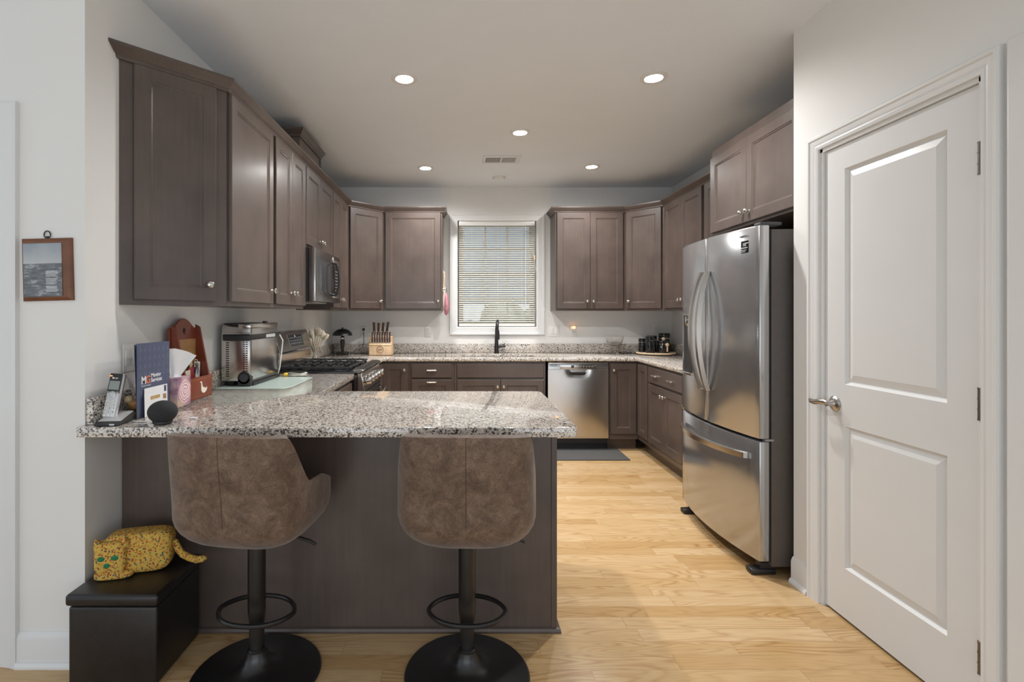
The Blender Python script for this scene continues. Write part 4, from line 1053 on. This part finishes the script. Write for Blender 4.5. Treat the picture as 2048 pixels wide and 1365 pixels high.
# wooden letter rack
oy0, oy1 = 2.435, 2.668; ox = XL+.028
t = Thing('letter_rack', 'red-brown wooden letter rack with a goose on its front pocket, leaning on the left wall', 'letter rack', (-1.35, 2.55, Z))
yc = (oy0+oy1)/2; HT = .385
bp = []
for k in range(25):
    u = -1+2*k/24
    hgt = .352+.048*max(0, math.cos(u*PI/1.5))**1.1 if abs(u) < .75 else .352
    bp.append((yc+u*.13, Z+hgt))
poly = [(oy0, Z), (oy1, Z)]+[(y, z) for y, z in reversed(bp)]
t.part('back_board', MB().prism(poly, ox, ox+.012, .002, 1, axis='x'), 'red_wood', smooth=20)
t.part('inner_panel', MB().prism([(yc-.115, Z+.02), (yc+.115, Z+.02), (yc+.115, Z+.295), (yc-.115, Z+.295)], ox+.0122, ox+.015, axis='x'), 'back_wood', smooth=0)
for y0, yt in ((oy0, oy0), (oy1-.012, oy1-.012)):
    pf_ = [(ox+.0125, Z), (ox+.0835, Z), (ox+.0835, Z+.10), (ox+.034, Z+.355), (ox+.0125, Z+.368)]
    b = MB(); V0 = []; V1 = []
    for x, z in pf_:
        f_ = min(1, (z-Z)/.325); y = y0+(yt-y0)*f_
        V0.append(b.bm.verts.new((x, y, z))); V1.append(b.bm.verts.new((x, y+.012, z)))
    b.bm.faces.new(V0); b.bm.faces.new(V1)
    for i in range(5): b.bm.faces.new((V0[i], V0[(i+1) % 5], V1[(i+1) % 5], V1[i]))
    t.part('side_board', b, 'red_wood', smooth=0)
fp = t.part('front_pocket', MB().box(ox+.084, ox+.096, oy0+.002, oy1-.002, Z+.0, Z+.108, .002), 'red_wood')
t.part('bottom_board', MB().box(ox+.0125, ox+.084, oy0+.012, oy1-.012, Z, Z+.010), 'red_wood', smooth=0)
t.part('heart_cutout', MB().prism([(yc, Z+.318), (yc+.011, Z+.338), (yc+.010, Z+.352), (yc, Z+.346), (yc-.010, Z+.352), (yc-.011, Z+.338)], ox+.0119, ox+.0128, axis='x'), 'slot_dark', smooth=0)
gy = 2.575
gp = [(-.022, .040), (-.010, .026), (.012, .024), (.030, .034), (.038, .050), (.020, .046), (.006, .052), (-.008, .056), (-.012, .070), (-.016, .082), (-.024, .086), (-.032, .080), (-.022, .076), (-.022, .060)]
t.part('goose_emblem', MB().prism([(gy+y, Z+z) for y, z in gp], ox+.096, ox+.0972, axis='x'), 'goose_cream', fp, smooth=0)
b = MB()
for k in range(23):
    for z in (.014, .095): b.box(ox+.096, ox+.0968, oy0+.012+k*.0094, oy0+.0155+k*.0094, Z+z, Z+z+.003)
for k in range(7):
    for y in (oy0+.08, oy1-.014): b.box(ox+.096, ox+.0968, y, y+.003, Z+.022+k*.0105, Z+.025+k*.0105)
t.part('dotted_border', b, 'back_wood', fp, smooth=0)
def rack_card(name, label, cat, y0, y1, x, z1, mat, rot=0.0, z0=.012):
    o = single(name, label, cat, MB().box(-.001, .001, -(y1-y0)/2, (y1-y0)/2, 0, z1-z0), mat, loc=None, smooth=0)
    o.location = (x, (y0+y1)/2, Z+z0); o.rotation_euler = (rot, 0, 0); return o
t2 = Thing('picture_card', 'brown picture card with a wavy yellow border at the back of the letter rack', 'card', (ox+.022, 2.558, Z+.012))
t2.part('card', MB().box(ox+.020, ox+.022, 2.503, 2.608, Z+.012, Z+.215), 'ornament_brown', smooth=0)
b = MB()
for k in range(12): b.cyl((ox+.022, 2.506, Z+.10+k*.0098), (ox+.0232, 2.506, Z+.10+k*.0098), .0062, 8)
for k in range(9): b.cyl((ox+.022, 2.506+k*.011, Z+.212), (ox+.0232, 2.506+k*.011, Z+.212), .0062, 8)
t2.part('wavy_border', b, 'yellow_card', smooth=0)
rack_card('photo_strip', 'tilted patterned photo strip standing in the letter rack', 'photo', 2.576, 2.603, ox+.034, .225, 'ornament_cream', math.radians(6))
rack_card('red_booklet', 'dark red booklet in the middle of the letter rack', 'booklet', 2.528, 2.593, ox+.046, .155, 'red_card', 0)
rack_card('white_folder', 'white card at the right of the letter rack behind the red booklet', 'card', 2.583, 2.640, ox+.040, .178, 'white_paper', math.radians(-4))
rack_card('bright_card', 'cream and brown card peeking beside the tissue in the letter rack', 'card', 2.463, 2.528, ox+.058, .145, 'cream_cloth', math.radians(3))
t3 = Thing('key_ring', 'bunch of keys hanging over the cards in the letter rack', 'keys', (ox+.05, 2.593, Z+.15))
t3.part('ring', MB().tube([(ox+.050, 2.593+.014*math.cos(a), Z+.178+.014*math.sin(a)) for a in [2*PI*k/14 for k in range(14)]], .0018, 6, closed=True), 'nickel')
for k, (a_, l_) in enumerate(((-.25, .045), (.05, .05), (.3, .042))):
    m4 = Matrix.Translation((ox+.052+.003*k, 2.593, Z+.165)) @ Matrix.Rotation(a_, 4, 'X')
    t3.part('key', MB().box(-.0008, .0008, -.004, .004, -l_, 0).cyl((-.0008, 0, .0), (.0008, 0, .0), .010, 12).xform(m4), 'nickel' if k else 'blue_pen')
single('pen', 'blue pen standing at the right side of the letter rack', 'pen', MB().cyl((ox+.062, 2.650, Z+.012), (ox+.068, 2.668, Z+.152), .0045, 10), 'blue_pen', loc=(ox+.06, 2.658, Z+.012))
# ------------------------------------------------------------------ flip-up countertop oven on a glass board
single('glass_cutting_board', 'pale green glass board lying on the granite under the countertop oven', 'cutting board',
       MB().prism([(-1.400, 2.868), (-1.06, 2.868)]+arc(-1.03, 2.908, .04, 270, 330, 4)+[(-.985, 2.95), (-.985, 3.365), (-1.015, 3.395), (-1.400, 3.395)], Z, Z+.005, .0012, 1), 'board_glass', loc=(-1.18, 3.1, Z))
ZO = Z+.0058
t = Thing('countertop_oven', 'silver toaster oven flipped up on its end against the left wall', 'oven', (-1.26, 3.13, ZO))
ex0, ex1, ey0, ey1, eh = -1.396, -1.222, 2.950, 3.385, .360
t.part('housing', MB().box(ex0, ex1, ey0, ey1, ZO+.022, ZO+eh-.006, .016, 3), 'steel')
t.part('side_panel', MB().box(ex0+.006, ex1-.004, ey0-.004, ey0+.002, ZO+.03, ZO+eh-.05, .002), 'steel_v')
t.part('top_tray', MB().box(ex0+.01, ex1-.075, ey0+.02, ey1-.02, ZO+eh-.012, ZO+eh+.003, .004), 'black_plastic', label='black top edge strip')
t.part('top_cap', MB().box(ex1-.072, ex1+.001, ey0-.003, ey1-.006, ZO+eh-.030, ZO+eh+.001, .005), 'steel_v')
t.part('top_clip', MB().box(ex1-.03, ex1-.012, 3.20, 3.24, ZO+eh+.001, ZO+eh+.013, .002), 'black_plastic')
hb = t.part('side_handle', MB().box(ex0+.018, ex1+.004, ey0-.020, ey0-.005, ZO+eh-.098, ZO+eh-.060, .007, 3).box(ex1-.004, ex1+.008, ey0-.018, ey1+.012, ZO+eh-.094, ZO+eh-.062, .004), 'black_plastic', label='long black flip handle')
t.part('silver_label', MB().box(ex1+.008, ex1+.0095, 3.16, 3.31, ZO+eh-.088, ZO+eh-.068), 'silver_plastic', hb, smooth=0)
for x, nm in ((ex0+.042, 1), (ex1-.030, 2)):
    b = MB()
    for k in range(16):
        z = ZO+.055+k*.0128
        if nm == 1: b.box(x-.010, x+.008, ey0-.0062, ey0-.003, z, z+.0055, .001, 1)
        else:
            b.box(x-.013, x-.002, ey0-.0062, ey0-.003, z+.03, z+.0355, .001, 1); b.box(x+.003, x+.014, ey0-.0062, ey0-.003, z+.03, z+.0355, .001, 1)
    t.part('vent_slots', b, 'slot_dark', smooth=0)
b = MB().cyl((ex1-.035, ey0-.012, ZO+.048), (ex1-.035, ey0+.03, ZO+.048), .036, 24).box(ex1-.071, ex1+.002, ey0-.012, ey0+.03, ZO+.0005, ZO+.045, .004)
pv = t.part('pivot_foot', b, 'black_plastic')
t.part('pivot_cap', MB().cyl((ex1-.035, ey0-.016, ZO+.048), (ex1-.035, ey0-.012, ZO+.048), .024, 24), 'dark_grey_plastic', pv)
t.part('foot_rail', MB().box(ex1-.012, ex1+.010, ey0+.02, ey1+.01, ZO+.0005, ZO+.020, .004).box(ex0+.02, ex0+.06, ey0+.03, ey1-.02, ZO+.0005, ZO+.024, .003).box(ex0+.02, ex1, ey1-.03, ey1-.005, ZO+.001, ZO+.024, .003), 'black_plastic')
t.part('lower_trim', MB().box(ex1-.004, ex1+.002, ey0+.03, ey1, ZO+.024, ZO+.032), 'dark_grey_plastic', smooth=0)
t.part('cord', MB().tube([(ex1+.01, ey1+.005, ZO+eh-.08), (ex1+.022, ey1+.03, ZO+eh-.12), (ex1+.012, ey1+.03, ZO+.15), (ex1+.005, ey1+.02, ZO+.06), (ex1-.01, ey1+.03, ZO+.02)], .004, 8), 'white_plastic')
# foil butter dish
t = Thing('metal_scoop', 'rounded silver dish with a yellow end lying on the glass board beside the oven', 'dish', (-1.10, 3.43, Z))
b = soft(-1.108, 3.445, Z+.0185, .068, .030, .018, e=.6); t.part('dish', b, 'nickel', smooth=80)
t.part('yellow_end', soft(-1.186, 3.442, Z+.014, .018, .022, .013, e=.7), 'yellow_card', smooth=80)
# ------------------------------------------------------------------ utensil bunch, lamp, knife block on the back left counter
t = Thing('utensil_jar', 'jar of pale wooden spoons and straw whisks behind the gas range', 'utensil jar', (-1.315, 4.56, Z))
jx, jy = -1.315, 4.56
t.part('jar', MB().lathe([(0, .001), (.040, .001), (.046, .02), (.046, .13), (.043, .13), (.043, .02), (0, .015)], (jx, jy, Z), n=24), 'clear_glass')
for k in range(16):
    a = 2*PI*k/16+.3*random.random(); r0 = .018+.010*random.random(); r1 = .05+.06*random.random(); hh = .20+.07*random.random()
    p0 = Vector((jx+r0*math.cos(a+2.6), jy+r0*math.sin(a+2.6), Z+.022)); p1 = Vector((jx+r1*math.cos(a), jy+r1*math.sin(a)*.8, Z+hh))
    if p1.x < XL+.05: p1.x = XL+.05
    b = MB().tube([p0, p0.lerp(p1, .5), p1], .005, 8)
    if k % 2: b.sphere(p1, .026, 12, (1.0, .45, 1.35))
    else: b.tube([p1-(p1-p0)*.10, p1+(p1-p0)*.06, p1+(p1-p0)*.16], .014, 8, radii=[.007, .018, .012])
    t.part('wooden_spoon', b, 'straw', smooth=60)
single('green_bottle', 'green bottle top showing just behind the range backguard', 'bottle', MB().lathe([(.028, 0), (.028, .19), (.016, .23), (.012, .25), (.014, .255), (.014, .29), (0, .295)], (-1.375, 4.45, Z), n=18), 'green_plastic', loc=(-1.375, 4.45, Z))
lx, ly = -1.262, 5.385
t = Thing('mushroom_lamp', 'small black mushroom table lamp in the back left corner of the counter', 'lamp', (lx, ly, Z))
t.part('base', MB().box(lx-.060, lx+.060, ly-.05, ly+.05, Z, Z+.028, .005), 'black_metal')
t.part('stem', MB().lathe([(.013, .028), (.016, .06), (.026, .145), (.026, .15), (0, .15)], (lx, ly, Z), n=20), 'black_metal')
t.part('ball', MB().sphere((lx, ly, Z+.172), .024, 20), 'nickel', label='chrome ball')
t.part('shade', MB().lathe([(.105, .200), (.104, .206), (.092, .232), (.066, .256), (.035, .268), (.01, .272), (.006, .285), (0, .286)], (lx, ly, Z), n=40), 'black_metal')
t.part('cord', MB().tube([(lx+.06, ly+.03, Z+.006), (lx+.10, ly+.07, Z+.02), (lx+.15, ly+.10, Z+.035), (lx+.18, ly+.155, Z+.07), (lx+.19, ly+.19, Z+.12), (-1.075, YB-.035, Z+.20), (-1.08, YB-.022, Z+.235)], .0028, 8), 'black_plastic')
t.part('plug', MB().box(-1.092, -1.068, YB-.034, YB-.009, 1.155, 1.182, .003), 'black_plastic')
kx0, kx1, ky = -.962, -.732, 5.285
t = Thing('knife_block', 'light wooden stepped knife block with a round burnt logo on its front', 'knife block', ((kx0+kx1)/2, ky, Z))
t.part('rear_block', MB().prism([(ky+.06, Z), (ky+.16, Z), (ky+.16, Z+.200), (ky+.06, Z+.190)], kx0-.020, kx1, .003, 1, axis='x'), 'block_wood')
st = t.part('front_step', MB().prism([(ky, Z), (ky+.0595, Z), (ky+.0595, Z+.132), (ky, Z+.108)], kx0, kx1, .003, 1, axis='x'), 'block_wood')
t.part('slot_strip', MB().box(kx0+.004, kx1-.004, ky-.0015, ky, Z+.098, Z+.100), 'ink_brown', st, smooth=0)
lgx, lgz = kx0+.114, Z+.055
t.part('logo_ring', MB().tube([(lgx+.034*math.cos(a), ky-.0003, lgz+.034*math.sin(a)) for a in [2*PI*k/28 for k in range(28)]], .002, 6, closed=True), 'ink_brown', st)
t.text('logo_text', 'JW', (lgx, ky-.0006, lgz-.013), (1, 0, .12), (0, 0, 1), .036, 'ink_brown', st, .0003, 'CENTER')
ordn = ['leftmost', 'second from left', 'third from left', 'fourth from left', 'fifth from left', 'sixth from left', 'seventh from left', 'rightmost']
def knife(label, x, y, zb, hl, r, group, lean=0.0):
    t = Thing('kitchen_knife', label, 'knife', (x, y, zb), 0, group, world=False)
    mm = Matrix.Rotation(lean, 4, 'Y')
    t.part('handle', MB().tube([(0, 0, .004), (0, 0, hl*.3), (0, 0, hl*.7), (.002, 0, hl)], r, 10, radii=[r*.8, r*1.05, r*.9, r]).xform(mm), 'ink_brown')
    t.part('steel_spine', MB().tube([(-r*1.02, -.003, 0), (-r*1.1, -.003, hl*.5), (-r*.9, -.003, hl*.9), (-r*.1, -.003, hl+.006), (r*.6, -.003, hl+.004)], .0028, 8).box(-r, r, -.006, .006, 0, .006, .001).xform(mm), 'silver_plastic')
for k in range(8):
    knife('steak knife, %s in the front row of the knife block' % ordn[k], kx0+.024+k*.0262, ky+.032, Z+.124, .115, .0088, 'steak knives in the block')
for k, (nm, lab, hl) in enumerate((('big', 'chef knife handle at the back left of the knife block', .112), ('carver', 'carving knife handle second in the back row of the block', .108), ('bread', 'bread knife handle third in the back row of the block', .11), ('shears', 'tall curved knife handle at the right of the back row of the block', .116))):
    knife(lab, kx0+.036+k*.042, ky+.11, Z+.198, hl*1.25, .0135, 'large knives in the block', .06*(k-1))
# ------------------------------------------------------------------ right back counter
t = Thing('glass_compote', 'clear glass footed bowl on the counter right of the window', 'bowl', (1.63, 5.45, Z))
t.part('bowl', MB().lathe([(.0, .085), (.04, .09), (.075, .115), (.090, .15), (.096, .190), (.093, .190), (.086, .15), (.070, .118), (.038, .096), (0, .092)], (1.63, 5.45, Z), n=40), 'clear_glass')
t.part('stem', MB().lathe([(0, .001), (.050, .001), (.046, .006), (.014, .02), (.010, .045), (.015, .07), (.012, .084), (0, .0845)], (1.63, 5.45, Z), n=32), 'clear_glass')
cx, cy = 2.040, 5.375
t = Thing('turntable_tray', 'round pale wooden tray holding black canisters in the back right corner', 'tray', (cx, cy, Z))
t.part('foot', MB().lathe([(0, .0005), (.12, .0005), (.12, .008), (0, .008)], (cx, cy, Z), n=32), 'black_plastic')
t.part('top', MB().lathe([(0, .008), (.190, .008), (.198, .012), (.200, .020), (.196, .025), (.188, .022), (0, .022)], (cx, cy, Z), n=56), 'pale_wood')
ZT = Z+.0228
def canister(label, x, y, r, h, face, clip=True, spoon=True):
    t = Thing('canister', label, 'canister', (x, y, ZT), 0, 'black canisters on the tray')
    t.part('body', MB().lathe([(0, .0005), (r*.96, .0005), (r, .006), (r, h*.70), (r*.97, h*.74), (0, h*.74)], (x, y, ZT), n=36), 'black_glass')
    t.part('lid', MB().lathe([(0, h*.755), (r*.98, h*.755), (r*1.0, h*.78), (r*1.0, h*.95), (r*.95, h), (0, h)], (x, y, ZT), n=36), 'black_glass')
    if clip:
        t.part('wire_band', MB().tube([(x+r*1.02*math.cos(a), y+r*1.02*math.sin(a), ZT+h*.72) for a in [2*PI*k/28 for k in range(28)]], .0022, 6, closed=True), 'nickel')
        a = face; ex, ey = math.cos(a), math.sin(a)
        t.part('clasp', MB().tube([(x+ex*(r+.004)+ey*.012, y+ey*(r+.004)-ex*.012, ZT+h*.80), (x+ex*(r+.010)+ey*.008, y+ey*(r+.010)-ex*.008, ZT+h*.55), (x+ex*(r+.010)-ey*.008, y+ey*(r+.010)+ex*.008, ZT+h*.55), (x+ex*(r+.004)-ey*.012, y+ey*(r+.004)+ex*.012, ZT+h*.80)], .002, 6).cyl((x+ex*(r+.002), y+ey*(r+.002), ZT+h*.50), (x+ex*(r+.012), y+ey*(r+.012), ZT+h*.50), .009, 14), 'nickel')
    if spoon:
        a = spoon; px, py = x+math.cos(a)*(r+.013), y+math.sin(a)*(r+.013)
        t.part('wooden_scoop', MB().sphere((px, py, ZT+h*.70), .019, 16).cyl((px, py, ZT+h*.12), (px, py, ZT+h*.66), .0075, 10), 'pale_wood', label='pale wooden scoop hung on the front')
canister('short black canister with a metal clasp at the left edge of the tray', 1.908, 5.405, .036, .145, math.radians(-80), True, False)
canister('plain dark handled black mug-like canister, tall, second from left on the tray', 1.950, 5.300, .042, .170, 0, False, False)
canister('black canister with a hanging wooden ball scoop at the back middle of the tray', 2.035, 5.475, .052, .172, math.radians(-60), True, math.radians(-112))
canister('tallest black canister with a wooden ball scoop at the back right of the tray', 2.160, 5.445, .058, .200, math.radians(-50), True, math.radians(-118))
canister('low wide black canister with a wooden scoop at the front of the tray', 2.085, 5.305, .060, .125, math.radians(-120), True, math.radians(-72))
single('mug_handle_spoon', 'thin dark spoon leaning beside the plain black canister on the tray', 'spoon', MB().cyl((1.970, 5.225, ZT), (1.965, 5.235, ZT+.165), .006, 10), 'black_metal', loc=(1.97, 5.225, ZT))
# ------------------------------------------------------------------ mitt on the cabinet side
mx0 = -.2045
t = Thing('wall_hook', 'pale wooden hook rack strip on the side of the cabinet left of the window', 'hook', (mx0+.006, 5.36, 1.62))
t.part('strip', MB().tube([(mx0+.010, 5.345, 1.57), (mx0+.014, 5.345, 1.63), (mx0+.018, 5.345, 1.70), (mx0+.020, 5.345, 1.755), (mx0+.012, 5.35, 1.785), (mx0+.004, 5.355, 1.775)], .008, 10), 'pale_wood')
t.part('peg', MB().cyl((mx0+.001, 5.345, 1.60), (mx0+.036, 5.345, 1.605), .010, 12), 'cream_cloth')
t = Thing('oven_mitt', 'pink patterned oven mitt hanging from the hook beside the window', 'oven mitt', (mx0+.03, 5.35, 1.34))
t.part('mitt', MB().tube([(mx0+.034, 5.345, 1.560), (mx0+.038, 5.345, 1.52), (mx0+.044, 5.345, 1.46), (mx0+.046, 5.345, 1.40), (mx0+.040, 5.345, 1.345), (mx0+.036, 5.345, 1.325)], .03, 14, radii=[.008, .018, .026, .028, .020, .006], flat=1.9), 'mitt_pink', smooth=80)
t.part('cuff_loop', MB().tube([(mx0+.03, 5.345, 1.595), (mx0+.040, 5.34, 1.612), (mx0+.044, 5.345, 1.58), (mx0+.036, 5.345, 1.555)], .003, 8), 'blue_card')
t.part('lining', MB().tube([(mx0+.022, 5.35, 1.585), (mx0+.016, 5.35, 1.52), (mx0+.014, 5.35, 1.44), (mx0+.020, 5.35, 1.37)], .012, 10, radii=[.006, .011, .013, .006], flat=2.2), 'cream_cloth', smooth=80)
